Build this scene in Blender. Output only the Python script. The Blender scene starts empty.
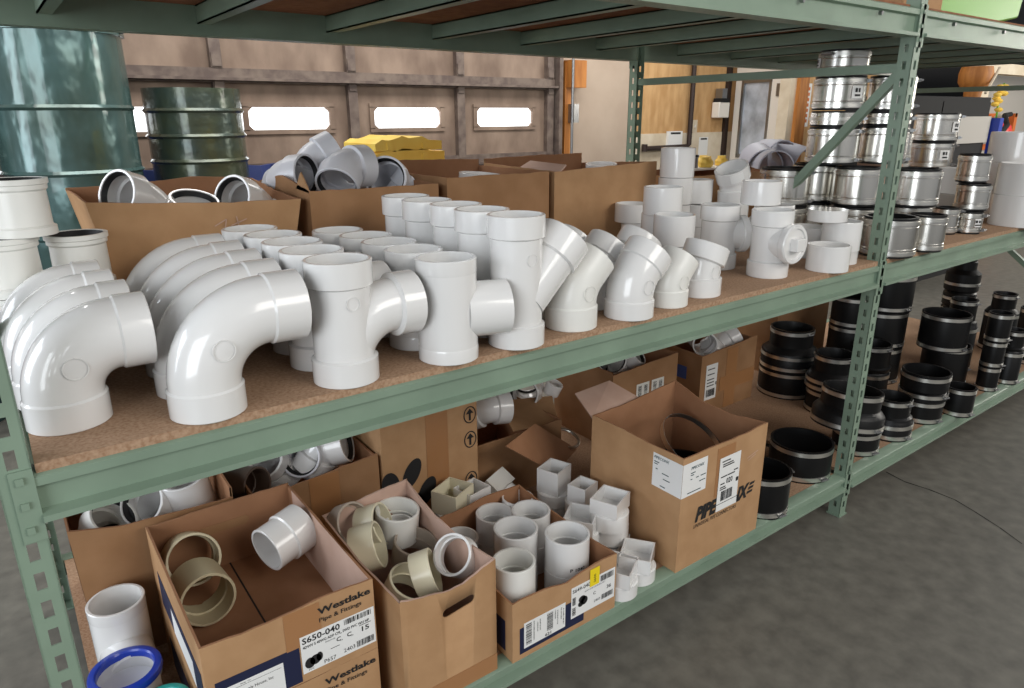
import bpy, math, random
from mathutils import Matrix, Vector, Euler
PI = math.pi
S = bpy.context.scene
COL = S.collection
random.seed(7)

# ------------------------------------------------------------------ camera, world, light, exposure
def camera():
    yaw, pitch, roll, f = 0.63684, 0.315186, -0.005165, 698.87
    h = Vector((math.sin(yaw), math.cos(yaw), 0)); r = Vector((math.cos(yaw), -math.sin(yaw), 0)); u = Vector((0, 0, 1))
    fw = math.cos(pitch)*h - math.sin(pitch)*u
    up = math.sin(pitch)*h + math.cos(pitch)*u
    r2 = math.cos(roll)*r + math.sin(roll)*up
    up2 = -math.sin(roll)*r + math.cos(roll)*up
    c = bpy.data.cameras.new('camera'); o = bpy.data.objects.new('camera', c); COL.objects.link(o)
    c.sensor_width = 36.0; c.lens = f*36/1024; c.clip_start = 0.02
    m = Matrix((r2, up2, -fw)).transposed().to_4x4(); m.translation = (-2.41206, -1.1454, 1.47831)
    o.matrix_world = m; S.camera = o
camera()
w = bpy.data.worlds.new('world'); S.world = w; w.use_nodes = True
bg = w.node_tree.nodes['Background']; bg.inputs[0].default_value = (0.93, 0.96, 1.0, 1); bg.inputs[1].default_value = 0.31
def area(name, loc, target, sx, sy, power, color):
    l = bpy.data.lights.new(name, 'AREA'); l.shape = 'RECTANGLE'; l.size = sx; l.size_y = sy; l.energy = power; l.color = color
    o = bpy.data.objects.new(name, l); COL.objects.link(o); o.location = loc
    o.rotation_euler = (Vector(target)-Vector(loc)).to_track_quat('-Z', 'Y').to_euler(); return o
area('doorway_daylight', (-5.6, -2.4, 1.9), (-1.6, 0.2, 0.7), 2.6, 2.6, 105, (0.90, 0.95, 1.0))
area('skylight_daylight', (0.6, -4.6, 3.6), (0.0, 0.3, 0.6), 4.2, 2.2, 150, (1.0, 0.96, 0.90))
area('back_wall_fill', (0.2, 2.55, 3.1), (0.2, 3.1, 0.0), 6.0, 0.9, 110, (1.0, 0.97, 0.93))  # added overhead fill to brighten the back wall and door, not a real skylight
area('left_door_daylight', (-5.0, 1.6, 1.7), (-3.0, 0.6, 0.2), 1.4, 1.8, 55, (0.86, 0.92, 1.0))
area('side_door_daylight', (7.0, -1.2, 2.2), (5.2, 1.3, 0.0), 2.0, 1.6, 120, (1.0, 0.95, 0.86))
S.view_settings.view_transform = 'Standard'; S.view_settings.look = 'None'
S.view_settings.exposure = 0.1; S.view_settings.gamma = 1.0; S.view_settings.use_curve_mapping = False

# ------------------------------------------------------------------ materials
def lin(c): return tuple(((x/255+0.055)/1.055)**2.4 if x > 10 else x/255/12.92 for x in c)+(1.0,)
def mat(name, rgb, rough=0.5, metal=0.0, var=None, scale=20.0, bump=0.0, bscale=60.0, coat=0.0, stretch=None, spec=None, detail=4.0, lo=0.35, hi=0.65, bdist=0.01):
    m = bpy.data.materials.new(name); m.use_nodes = True; nt = m.node_tree; b = nt.nodes['Principled BSDF']
    b.inputs['Base Color'].default_value = lin(rgb); b.inputs['Roughness'].default_value = rough; b.inputs['Metallic'].default_value = metal
    b.inputs['Coat Weight'].default_value = coat
    if spec is not None: b.inputs['Specular IOR Level'].default_value = spec
    tc = nt.nodes.new('ShaderNodeTexCoord'); mp = nt.nodes.new('ShaderNodeMapping'); nt.links.new(tc.outputs['Object'], mp.inputs[0])
    if stretch: mp.inputs['Scale'].default_value = stretch
    if var:
        n = nt.nodes.new('ShaderNodeTexNoise'); n.inputs['Scale'].default_value = scale; n.inputs['Detail'].default_value = detail
        nt.links.new(mp.outputs[0], n.inputs[0])
        cr = nt.nodes.new('ShaderNodeValToRGB'); cr.color_ramp.elements[0].position = lo; cr.color_ramp.elements[1].position = hi
        cr.color_ramp.elements[0].color = lin(var); cr.color_ramp.elements[1].color = lin(rgb)
        nt.links.new(n.outputs[0], cr.inputs[0]); nt.links.new(cr.outputs[0], b.inputs['Base Color'])
    if bump:
        n2 = nt.nodes.new('ShaderNodeTexNoise'); n2.inputs['Scale'].default_value = bscale; n2.inputs['Detail'].default_value = 3
        nt.links.new(mp.outputs[0], n2.inputs[0]); bp = nt.nodes.new('ShaderNodeBump'); bp.inputs['Strength'].default_value = bump; bp.inputs['Distance'].default_value = bdist
        nt.links.new(n2.outputs[0], bp.inputs['Height']); nt.links.new(bp.outputs[0], b.inputs['Normal'])
    return m
def emit(name, rgb, s):
    m = bpy.data.materials.new(name); m.use_nodes = True; b = m.node_tree.nodes['Principled BSDF']
    b.inputs['Base Color'].default_value = (0, 0, 0, 1); b.inputs['Emission Color'].default_value = lin(rgb); b.inputs['Emission Strength'].default_value = s; return m
PVC = mat('pvc white', (230, 229, 227), 0.24, coat=0.8)
PVCW = mat('pvc warm white', (230, 229, 223), 0.35, coat=0.15)
BEIGE = mat('pvc beige', (196, 184, 152), 0.42)
CREAM = mat('pvc cream', (224, 217, 190), 0.32, coat=0.2)
GREYH = mat('half pipe grey', (176, 178, 190), 0.4)
GREYP = mat('pvc grey', (218, 219, 224), 0.38, coat=0.1)
TAUPE = mat('pvc taupe', (165, 152, 138), 0.5)
INNER = mat('pvc dull', (206, 206, 206), 0.6)
RUB = mat('black rubber', (15, 15, 16), 0.42, spec=0.3)
GASK = mat('gasket rubber', (18, 18, 20), 0.6)
STEEL = mat('stainless steel', (226, 223, 216), 0.24, 1.0)
BAND = mat('clamp band steel', (226, 224, 218), 0.33, 1.0)
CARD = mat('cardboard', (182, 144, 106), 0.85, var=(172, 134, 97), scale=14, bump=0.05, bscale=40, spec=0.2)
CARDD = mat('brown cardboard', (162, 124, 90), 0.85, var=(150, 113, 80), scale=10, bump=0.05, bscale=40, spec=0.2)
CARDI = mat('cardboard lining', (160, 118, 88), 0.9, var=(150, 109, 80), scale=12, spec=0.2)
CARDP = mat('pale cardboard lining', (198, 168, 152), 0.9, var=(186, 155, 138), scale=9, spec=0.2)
TAPE = mat('packing tape', (164, 118, 78), 0.3, spec=0.5)
PAPER = mat('white label paper', (232, 232, 230), 0.6)
INK = mat('black ink', (28, 27, 28), 0.7)
NAVY = mat('navy ink', (24, 30, 62), 0.6)
BLUEP = mat('blue print', (60, 84, 150), 0.6)
YEL = mat('yellow sticker', (240, 214, 30), 0.5)
GREEN = mat('green rack paint', (131, 151, 132), 0.42, var=(121, 140, 122), scale=6, bump=0.04, bscale=25)
BOARD = mat('particle board', (176, 146, 120), 0.8, var=(150, 118, 92), scale=160, detail=6, bump=0.05, bscale=200, spec=0.25)
DECK = mat('deck board', (150, 104, 78), 0.85, var=(132, 90, 66), scale=30, spec=0.2)
CONC = mat('concrete', (116, 113, 104), 0.45, var=(94, 91, 84), scale=16, detail=14, bump=0.05, bscale=14, lo=0.32, hi=0.70)
TEAL = mat('dark teal enamel', (88, 118, 118), 0.22, 0.35, var=(64, 84, 74), scale=3.0, bump=0.4, bdist=0.05, stretch=(1, 1, .6), bscale=5, coat=0.4)
DTEAL = mat('dark green enamel', (66, 80, 76), 0.26, 0.4, var=(82, 88, 64), scale=5.0, bump=0.35, bdist=0.04, bscale=6, coat=0.4)
DOORB = mat('weathered brown door panel', (146, 126, 110), 0.7, var=(112, 93, 80), scale=5, detail=10, stretch=(1, 1, 0.5))
DOORD = mat('dark brown door frame', (88, 74, 68), 0.6, var=(116, 102, 92), scale=14)
DOORR = mat('red brown door panel', (116, 62, 66), 0.6, var=(96, 54, 56), scale=6)
TARP = mat('blue tarpaulin', (44, 58, 112), 0.5, bump=0.4, bscale=8)
WALLB = mat('beige wallboard', (190, 172, 154), 0.8, var=(180, 161, 143), scale=3)
OSB = mat('plywood', (206, 166, 116), 0.75, var=(184, 142, 92), scale=7, detail=8, stretch=(2, 2, 0.6))
WPAINT = mat('cream paint', (226, 214, 192), 0.7, var=(206, 190, 164), scale=5)
WDOOR = mat('white door paint', (236, 230, 220), 0.5)
TIMB = mat('orange timber', (190, 124, 58), 0.6, var=(160, 98, 40), scale=9, stretch=(3, 3, 0.4))
GLASS = mat('grey door glass', (150, 156, 164), 0.08, 0.0, var=(206, 214, 226), scale=4)
DARKP = mat('dark pipe', (58, 46, 42), 0.45, 0.4)
GALV = mat('galvanised metal', (150, 150, 150), 0.35, 0.9)
BLACK = mat('matt black', (16, 16, 18), 0.8)
ORNG = mat('orange paint', (206, 110, 48), 0.6)
REDP = mat('red plastic', (222, 62, 54), 0.4)
YELP = mat('yellow plastic', (250, 216, 104), 0.45, var=(246, 204, 86), scale=10)
GRN = mat('bright green plastic', (100, 170, 22), 0.4)
BLUE = mat('blue plastic', (28, 60, 170), 0.3, coat=0.3)
TEALP = mat('turquoise plastic', (40, 168, 160), 0.35)
GLOSSY = mat('grey board', (178, 174, 168), 0.6)
GLOW = emit('bright daylight pane', (250, 252, 255), 3.2)

# ------------------------------------------------------------------ mesh collector
class G:
    def __init__(s): s.v = []; s.f = []; s.mi = []
    def add(s, vs, fs, M=None, mi=0):
        k = len(s.v)
        s.v += [tuple(M @ Vector(p)) for p in vs] if M else [tuple(p) for p in vs]
        s.f += [tuple(i+k for i in f) for f in fs]; s.mi += [mi]*len(fs); return s
    def box(s, x0, x1, y0, y1, z0, z1, M=None, mi=0):
        return s.add([(x0,y0,z0),(x1,y0,z0),(x1,y1,z0),(x0,y1,z0),(x0,y0,z1),(x1,y0,z1),(x1,y1,z1),(x0,y1,z1)],
                     [(0,3,2,1),(4,5,6,7),(0,1,5,4),(1,2,6,5),(2,3,7,6),(3,0,4,7)], M, mi)
    def lathe(s, prof, n=40, M=None, closed=True, mi=0):
        vs = []; fs = []; P = len(prof)
        for (r, z) in prof:
            for i in range(n):
                a = 2*PI*i/n; vs.append((r*math.cos(a), r*math.sin(a), z))
        for j in range(P if closed else P-1):
            j2 = (j+1) % P
            for i in range(n):
                i2 = (i+1) % n; fs.append((j*n+i, j*n+i2, j2*n+i2, j2*n+i))
        return s.add(vs, fs, M, mi)
    def tube(s, path, r, n=28, thick=0.0, M=None, cap=False, mi=0):
        """sweep a circle along a path of points lying in one plane (or any); thick>0 adds an inner wall"""
        P = [Vector(p) for p in path]; T = []
        for i in range(len(P)):
            T.append((P[min(i+1, len(P)-1)]-P[max(i-1, 0)]).normalized())
        up = Vector((0, 1, 0))
        if abs(T[0].dot(up)) > 0.95: up = Vector((1, 0, 0))
        rr = r if isinstance(r, (list, tuple)) else [r]*len(P)
        def ring(q):
            vs = []
            nrm = up
            for i, p in enumerate(P):
                t = T[i]; b = t.cross(nrm).normalized(); nn = b.cross(t).normalized(); nrm = nn
                for k in range(n):
                    a = 2*PI*k/n; vs.append(p+(nn*math.cos(a)+b*math.sin(a))*(rr[i]-q))
            return vs
        vo = ring(0); fs = []; L = len(P)
        for j in range(L-1):
            for k in range(n):
                k2 = (k+1) % n; fs.append((j*n+k, j*n+k2, (j+1)*n+k2, (j+1)*n+k))
        if thick:
            vi = ring(thick); o = len(vo)
            for j in range(L-1):
                for k in range(n):
                    k2 = (k+1) % n; fs.append((o+j*n+k2, o+j*n+k, o+(j+1)*n+k, o+(j+1)*n+k2))
            for k in range(n):
                k2 = (k+1) % n; fs.append((k2, k, o+k, o+k2)); e = (L-1)*n; fs.append((e+k, e+k2, o+e+k2, o+e+k))
            vo = vo+vi
        elif cap:
            fs.append(tuple(range(n-1, -1, -1))); fs.append(tuple((L-1)*n+k for k in range(n)))
        return s.add(vo, fs, M, mi)
    def prism(s, poly, a, b, axis='x', M=None, mi=0):
        n = len(poly)
        def p3(q, t): return {'x': (t, q[0], q[1]), 'y': (q[0], t, q[1]), 'z': (q[0], q[1], t)}[axis]
        vs = [p3(q, a) for q in poly]+[p3(q, b) for q in poly]
        fs = [tuple(range(n)), tuple(range(2*n-1, n-1, -1))]+[(i, i+n, (i+1) % n+n, (i+1) % n) for i in range(n)]
        return s.add(vs, fs, M, mi)
    def mesh(s, name, mats, angle=35):
        me = bpy.data.meshes.new(name); me.from_pydata(s.v, [], s.f)
        for m in (mats if isinstance(mats, (list, tuple)) else [mats]): me.materials.append(m)
        me.polygons.foreach_set('material_index', s.mi); me.polygons.foreach_set('use_smooth', [True]*len(me.polygons))
        import bmesh
        bm = bmesh.new(); bm.from_mesh(me); bmesh.ops.recalc_face_normals(bm, faces=bm.faces); bm.to_mesh(me); bm.free()
        me.update(); me.set_sharp_from_angle(angle=math.radians(angle)); return me
    def obj(s, name, mats, parent=None, angle=35, bevel=0.0):
        o = bpy.data.objects.new(name, s.mesh(name, mats, angle)); COL.objects.link(o)
        if parent: o.parent = parent
        if bevel:
            b = o.modifiers.new('bevel', 'BEVEL'); b.width = bevel; b.segments = 2; b.limit_method = 'ANGLE'; b.angle_limit = math.radians(40)
        return o
def T(x=0, y=0, z=0, rx=0, ry=0, rz=0):
    return Matrix.Translation((x, y, z)) @ Euler((math.radians(rx), math.radians(ry), math.radians(rz))).to_matrix().to_4x4()
def tag(o, label, cat, group=None, kind=None):
    if label: o['label'] = label
    if cat: o['category'] = cat
    if group: o['group'] = group
    if kind: o['kind'] = kind
    return o
def thing(name, label, cat, loc=(0, 0, 0), rot=(0, 0, 0), group=None):
    o = bpy.data.objects.new(name, None); o.empty_display_size = 0.05; COL.objects.link(o); o.location = loc
    o.rotation_euler = [math.radians(a) for a in rot]; return tag(o, label, cat, group)
def dup(root, label, loc=None, rot=None, group=None):
    r = root.copy(); COL.objects.link(r); r['label'] = label
    if loc: r.location = loc
    if rot is not None: r.rotation_euler = [math.radians(a) for a in rot]
    if group: r['group'] = group
    for ch in list(root.children):
        c = ch.copy(); COL.objects.link(c); c.parent = r
        for g in list(ch.children):
            d = g.copy(); COL.objects.link(d); d.parent = c
    return r
def struct(o): o['kind'] = 'structure'; return o
_txt = {}
def text(g, s, M, h, w=None, shear=0.0, bold=0.0, mi=0, wrap=None):
    """flat letters h tall with their lower left corner at the origin of M's xy plane; wrap bends them round a z cylinder of that radius"""
    key = (s, shear, bold)
    if key not in _txt:
        c = bpy.data.curves.new('lettering', 'FONT'); c.body = s; c.size = 1; c.shear = shear; c.offset = bold; c.resolution_u = 2
        o = bpy.data.objects.new('lettering', c); COL.objects.link(o); bpy.context.view_layer.update()
        me = bpy.data.meshes.new_from_object(o.evaluated_get(bpy.context.evaluated_depsgraph_get()))
        _txt[key] = ([tuple(v.co) for v in me.vertices], [tuple(p.vertices) for p in me.polygons])
        bpy.data.objects.remove(o); bpy.data.curves.remove(c); bpy.data.meshes.remove(me)
    vs, fs = _txt[key]
    if not vs: return
    x0 = min(v[0] for v in vs); x1 = max(v[0] for v in vs); k = h/0.72; kx = (w/(x1-x0)) if w else k
    vs = [((v[0]-x0)*kx, v[1]*k, 0) for v in vs]
    if wrap: vs = [(wrap*math.sin(v[0]/wrap), v[1], wrap*math.cos(v[0]/wrap)-wrap) for v in vs]
    g.add(vs, fs, M, mi)
def quad(g, x0, x1, y0, y1, M, mi=0): g.add([(x0,y0,0),(x1,y0,0),(x1,y1,0),(x0,y1,0)], [(0,1,2,3)], M, mi)
def barcode(g, x0, x1, y0, y1, M, seed=1, vertical=False, mi=0):
    rnd = random.Random(seed); a = x0 if not vertical else y0; e = x1 if not vertical else y1; n = 26; st = (e-a)/n/2.2
    while a < e:
        wd = st*rnd.choice((1, 1, 2, 3)); b = min(a+wd, e)
        if vertical: quad(g, x0, x1, a, b, M, mi)
        else: quad(g, a, b, y0, y1, M, mi)
        a = b+st*rnd.choice((1, 1, 2))
FRONT = lambda x, y, z: Matrix.Translation((x, y, z)) @ Matrix.Rotation(PI/2, 4, 'X')          # text plane facing -Y
LEFT = lambda x, y, z: Matrix.Translation((x, y, z)) @ Matrix.Rotation(-PI/2, 4, 'Z') @ Matrix.Rotation(PI/2, 4, 'X')   # text plane facing -X

# ------------------------------------------------------------------ setting
g = G(); g.add([(-9,-7,0),(12,-7,0),(12,9,0),(-9,9,0)], [(0,1,2,3)])
struct(g.obj('floor', CONC))
cr = G()
pts = [(.505, .071), (.482, -.021), (.496, -.115), (.493, -.212), (.459, -.298), (.411, -.402), (.358, -.492)]
for i in range(len(pts)-1):
    (a, b), (c, d) = pts[i], pts[i+1]; wv = 0.003
    cr.add([(a-wv, b, .0008), (c-wv*.6, d, .0008), (c+wv*.6, d, .0008), (a+wv, b, .0008)], [(0, 1, 2, 3)])
tag(cr.obj('floor_crack', BLACK), 'thin dark crack in the concrete floor right of the rack', 'crack')
# garage door, y = 4
DY = 4.0
d = G()
zs = [(0.02, .55), (.56, 1.10), (1.15, 1.70), (1.79, 2.32), (2.36, 2.9)]
PW = .945; X1 = 1.80
cols = [(X1-PW*(i+1), X1-PW*i) for i in range(7)]
for zi, (z0, z1) in enumerate(zs):
    if zi in (0, 1): continue
    if zi == 2:
        for (a, b) in cols:
            m = (a+b)/2; wl, wr, wb, wt = m-.30, m+.30, 1.388, 1.552
            d.box(a, wl, DY, DY+.04, z0, z1); d.box(wr, b, DY, DY+.04, z0, z1); d.box(wl, wr, DY, DY+.04, z0, wb); d.box(wl, wr, DY, DY+.04, wt, z1)
    else: d.box(cols[-1][0], X1, DY, DY+.04, z0, z1)
door = struct(d.obj('door_1', DOORB))
g = G(); g.box(cols[-1][0], X1, DY, DY+.04, .02, 1.10); g.obj('lower_panel', DOORR, door)
for i in range(8):
    g = G(); x = X1-PW*i
    for (z0, z1) in zs: g.box(x-.036, x+.036, DY-.05, DY, z0, z1)
    g.box(x-.03, x+.03, DY-.06, DY-.05, 1.66, 1.72); g.box(x-.03, x+.03, DY-.06, DY-.05, 1.80, 1.88); g.obj('stile', DOORD, door)
for (z0, z1) in ((1.08, 1.17), (1.70, 1.79), (2.30, 2.38)):
    g = G(); g.box(cols[-1][0], X1+.05, DY-.045, DY+.01, z0, z1); g.box(cols[-1][0], X1+.05, DY-.10, DY-.04, z0+.012, z0+.03); g.obj('rail', DOORD, door)
for (a, b) in cols:
    m = (a+b)/2
    g = G()
    for (x0, x1, z0, z1) in ((m-.33, m+.33, 1.545, 1.575), (m-.33, m+.33, 1.365, 1.395), (m-.33, m-.293, 1.39, 1.55), (m+.293, m+.33, 1.39, 1.55)): g.box(x0, x1, DY-.015, DY+.02, z0, z1)
    for sx in (-1, 1):
        for z, q in ((1.395, 1), (1.545, -1)): g.prism([(m+sx*.294, z), (m+sx*.262, z), (m+sx*.294, z+q*.03)], DY-.012, DY+.02, 'y')
    fr = g.obj('window_frame', DOORB, door)
    g = G(); g.box(m-.295, m+.295, DY+.012, DY+.02, 1.39, 1.55); g.obj('window_pane', GLOW, fr)
g = G(); g.box(X1+.06, X1+.10, DY-.10, DY, 0, 2.9); g.box(X1+.10, X1+.14, DY-.05, DY-.02, 0, 2.9); struct(g.obj('trim_1', DOORD))
g = G(); g.box(1.96, 2.03, DY-.06, DY+.02, 0, 1.93); g.box(1.97, 2.16, DY-.12, DY-.02, 1.72, 1.95); struct(g.obj('trim_2', TIMB))
g = G(); g.tube([(1.98, DY-.14, 0.0), (1.98, DY-.14, 2.6)], .012, 10, cap=True); g.box(2.0, 2.06, DY-.14, DY-.05, 1.42, 1.58); g.obj('conduit', GALV)
tag(bpy.data.objects['conduit'], 'thin metal conduit with grey switch box beside the garage door', 'conduit')
g = G(); g.box(1.88, 2.96, DY+.02, DY+.08, 0, 3.2); struct(g.obj('wall_back', WALLB))
g = G(); g.box(2.96, 4.55, DY+.02, DY+.08, 0, 3.2); wp = struct(g.obj('wall_back_2', OSB))
g = G(); g.box(2.97, 4.54, DY+.012, DY+.02, .3, 1.30); g.obj('painted_band', WPAINT, wp)
g = G(); g.box(-9, cols[-1][0], DY+.02, DY+.08, 0, 3.2); g.box(-9, 4.55, DY+.02, DY+.08, 2.9, 3.6); struct(g.obj('wall_back_3', WALLB))
# things on the plywood wall
g = G(); g.tube([(3.74, DY-.03, 2.6), (3.74, DY-.03, 1.18), (3.70, DY-.03, 1.16), (3.05, DY-.03, 1.155)], .026, 12, cap=True); g.tube([(3.06, DY-.03, 1.13), (3.06, DY-.03, 1.2)], .03, 12, cap=True)
tag(g.obj('air_pipe', DARKP), 'dark steel pipe bending along the plywood back wall', 'pipe')
t = thing('paper_dispenser', 'white dispenser box with black top on plywood wall', 'dispenser', (4.20, DY, 1.45))
g = G(); g.box(-.09, .09, -.10, 0, 0, .16); g.obj('housing', WDOOR, t, bevel=.01)
g = G(); g.box(-.07, .07, -.105, 0, .16, .20); g.obj('top_cover', BLACK, t)
g = G(); g.box(-.04, .04, -.09, 0, .20, .30); g.obj('grey_cap', GALV, t)
t = thing('wall_switch', 'cream switch plate on plywood wall beside the dark pipe', 'switch', (3.86, DY+.018, 1.30))
g = G(); g.box(-.04, .04, -.012, 0, 0, .13); g.obj('plate', WPAINT, t); g = G(); g.box(-.01, .01, -.02, -.012, .05, .08); g.obj('toggle', WDOOR, t)
for (x, z, wd, h, lb) in ((3.42, 1.1, .22, .22, 'white paper sheet pinned over the dark horizontal pipe'), (3.95, 1.05, .15, .2, 'white paper notice on the painted band near the dispenser')):
    t = thing('wall_notice', lb, 'notice', (x, DY+.01, z)); g = G(); g.box(0, wd, -.03 if x < 3.5 else -.004, 0, 0, h); sh = g.obj('sheet', PAPER, t)
    g = G(); quad(g, wd*.15, wd*.85, h*.86, h*.95, FRONT(0, -.031 if x < 3.5 else -.005, 0)); g.obj('printing', INK, sh)
g = G(); g.box(4.34, 4.40, DY-.02, DY+.03, 0, 2.4); struct(g.obj('trim_3', DARKP))
# white door standing ajar, hinged on its right side
DM = T(4.279, 3.25, 0, 0, 0, 75.8)
dr = thing('door_2', None, None); dr['kind'] = 'structure'; dr.matrix_world = DM
W = .69
g = G(); g.box(0, .15, 0, .045, .01, 2.05); g.box(W-.12, W, 0, .045, .01, 2.05); g.box(.15, W-.12, 0, .045, .01, 1.05); g.box(.15, W-.12, 0, .045, 1.82, 2.05); g.obj('door_leaf', WDOOR, dr)
g = G(); g.box(.15, W-.12, .015, .03, 1.05, 1.82); g.obj('door_glass', GLASS, dr)
g = G()
for (x0, x1, z0, z1) in ((.13, W-.10, 1.03, 1.07), (.13, W-.10, 1.80, 1.84), (.13, .165, 1.03, 1.84), (W-.135, W-.10, 1.03, 1.84)): g.box(x0, x1, -.006, .051, z0, z1)
g.obj('glazing_bead', GALV, dr)
g = G()
for z in (.3, 1.66): g.box(-.03, .05, -.012, .057, z, z+.12)
g.obj('hinge', GALV, dr)
g = G(); g.box(4.20, 4.30, 3.13, 3.25, 0, 2.4); struct(g.obj('trim_5', WPAINT))
g = G(); g.box(4.30, 4.46, 3.09, 3.20, 0, 2.6); struct(g.obj('trim_6', TIMB))
g = G(); g.box(4.46, 5.9, 3.15, 3.21, 0, 2.9); struct(g.obj('wall_back_4', OSB))
t = thing('caution_sign', 'narrow upright paper sign with red lettering on plywood', 'sign', (4.545, 3.14, 1.36))
g = G(); g.box(-.05, .05, 0, .004, 0, .42); sh = g.obj('sheet', PAPER, t)
g = G()
for k in range(7): g.add([(-.022, -.002, .04+k*.052), (.022, -.002, .04+k*.052), (.022, -.002, .072+k*.052), (-.022, -.002, .072+k*.052)], [(0, 1, 2, 3)])
g.obj('printing', ORNG, sh)

# ------------------------------------------------------------------ pallet rack
WL = 2.4324; PWX = .044; PDY = .046; DEP = 1.2032; ZT = 2.35
rack = thing('pallet_rack', 'green steel pallet rack of two bays with perforated uprights', 'rack')
def plate(g, L, wd, M, hw=.014, hh=.027, z0=.05):
    """perforated strip: wd wide (x), L tall (z), with slots every 50.8 mm, 2.5 mm thick in y"""
    a = (wd-hw)/2; g.box(0, a, 0, .0025, 0, L, M); g.box(wd-a, wd, 0, .0025, 0, L, M); z = 0; k = 0
    while z < L:
        zn = z0+k*.0508; e = min(zn-hh/2, L)
        if e > z: g.box(a, wd-a, 0, .0025, z, e, M)
        z = zn+hh/2; k += 1
def post(x, y, back=False, hw=.014, hh=.027):
    g = G()
    yf = y if not back else y-.0025
    plate(g, ZT, PWX, T(x, y if not back else y+PDY-.0025, 0), hw, hh)
    plate(g, ZT, PDY, T(x+.0025, y, 0, 0, 0, 90), .012, .024); plate(g, ZT, PDY, T(x+PWX, y, 0, 0, 0, 90), .012, .024)
    p = g.obj('upright_post', GREEN, rack)
    g = G(); g.box(x-.004, x+PWX+.004, y-.004, y+PDY+.004, 0, .006); g.obj('foot_plate', GREEN, p)
UX = (-WL-PWX, 0.0, 2.46)
for ux in UX:
    post(ux, 0, False, .014, .030 if ux < -1 else .027); post(ux, DEP-PDY+.02, True)
    xb = ux+PWX/2
    for (z0, z1) in ((1.605, 1.632), (2.20, 2.227)):
        g = G(); g.box(xb-.015, xb+.015, PDY-.004, DEP-.015, z0, z1); g.obj('cross_strut', GREEN, rack)
    g = G(); L = Vector((0, .93, -1.05)); n = L.normalized()
    for (ya, za, yb, zb) in ((.045, 1.60, 1.13, .36),):
        dv = Vector((0, yb-ya, zb-za)); up = Vector((0, -dv.z, dv.y)).normalized()*.014
        a = Vector((xb-.013, ya, za)); b = Vector((xb-.013, yb, zb)); X = Vector((.026, 0, 0))
        g.add([a-up, a+up, b+up, b-up, a-up+X, a+up+X, b+up+X, b-up+X], [(0,1,2,3),(7,6,5,4),(0,4,5,1),(1,5,6,2),(2,6,7,3),(3,7,4,0)])
    g.obj('diagonal_brace', GREEN, rack)
g = G(); a = Vector((UX[2]+PWX/2-.013, .045, .40)); b = Vector((UX[2]+PWX/2-.013, 1.13, 1.25)); up = Vector((0, -.85, 1.085)).normalized()*.014; X = Vector((.026, 0, 0))
g.add([a-up, a+up, b+up, b-up, a-up+X, a+up+X, b+up+X, b-up+X], [(0,1,2,3),(7,6,5,4),(0,4,5,1),(1,5,6,2),(2,6,7,3),(3,7,4,0)]); g.obj('diagonal_brace', GREEN, rack)
def beam(x0, x1, zb, zt, back=False):
    h = zt-zb
    P = [(.004, zt), (-.002, zt-.004), (-.002, zt-.018), (.010, zt-.022), (.010, zb+.014), (-.012, zb+.010), (-.012, zb), (.042, zb), (.042, zt)]
    if back: P = [(DEP+.02-(p[0]), p[1]) for p in P]
    g = G(); g.prism(P, x0, x1, 'x'); b = g.obj('shelf_beam', GREEN, rack)
    for xe, s in ((x0, 1), (x1, -1)):
        g = G(); y0 = -.004 if not back else DEP+.02
        g.box(xe-s*.030 if s > 0 else xe, xe if s > 0 else xe+.030, y0, y0+.004, zb-.03, zt+.012)
        for k in range(3): g.box(xe-s*.018-.005, xe-s*.018+.005, y0-.004, y0, zb-.015+k*.04, zb-.004+k*.04)
        g.obj('beam_connector', GREEN, b)
    return b
BAYS = ((-WL, 0.0), (PWX, 2.46))
LV = ((.119, .172), (.911, .985), (1.707, 1.787))
for (x0, x1) in BAYS:
    for i, (zb, zt) in enumerate(LV):
        fb = beam(x0, x1, zb, zt); beam(x0, x1, zb, zt, True)
        if i == 2:
            g = G()
            for k in range(6):
                xx = x0+.2+k*.4; g.lathe([(.0001, 0), (.006, 0), (.006, .01), (.0001, .01)], 8, T(xx, .004, zt-.03, 90, 0, 0))
            g.obj('bolt_head', GALV, fb)
        for k in range(6):
            xx = x0+.215+k*.394; zt_ = zt-.0155 if i == 0 else zt
            g = G(); g.box(xx, xx+.004, .043, DEP-.023, zt_-(.05 if i else .035), zt_-.0005); g.box(xx, xx+.035, .043, DEP-.023, zt_-.004, zt_-.0005)
            if i == 2: g.box(xx, xx+.035, .043, DEP-.023, zt-.05, zt-.046)
            g.obj('cross_bar', GREEN, rack)
SL = .170; SM = 1.0; STP = 1.80
brd = []
for (bi, (x0, x1)) in enumerate(BAYS):
    side = ('left', 'right')[bi]
    for (z0, z1, lv, m) in ((.157, SL, 'bottom', BOARD), (.985, SM, 'middle', BOARD), (1.787, STP, 'top', DECK)):
        g = G(); g.box(x0+.004, x1-.004, .004 if lv != 'top' else .03, DEP-.01, z0, z1)
        tag(g.obj('shelf_board', m), f'brown particle board panel forming the {lv} shelf of the {side} bay', 'shelf board', 'particle board shelf panels')

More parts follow.
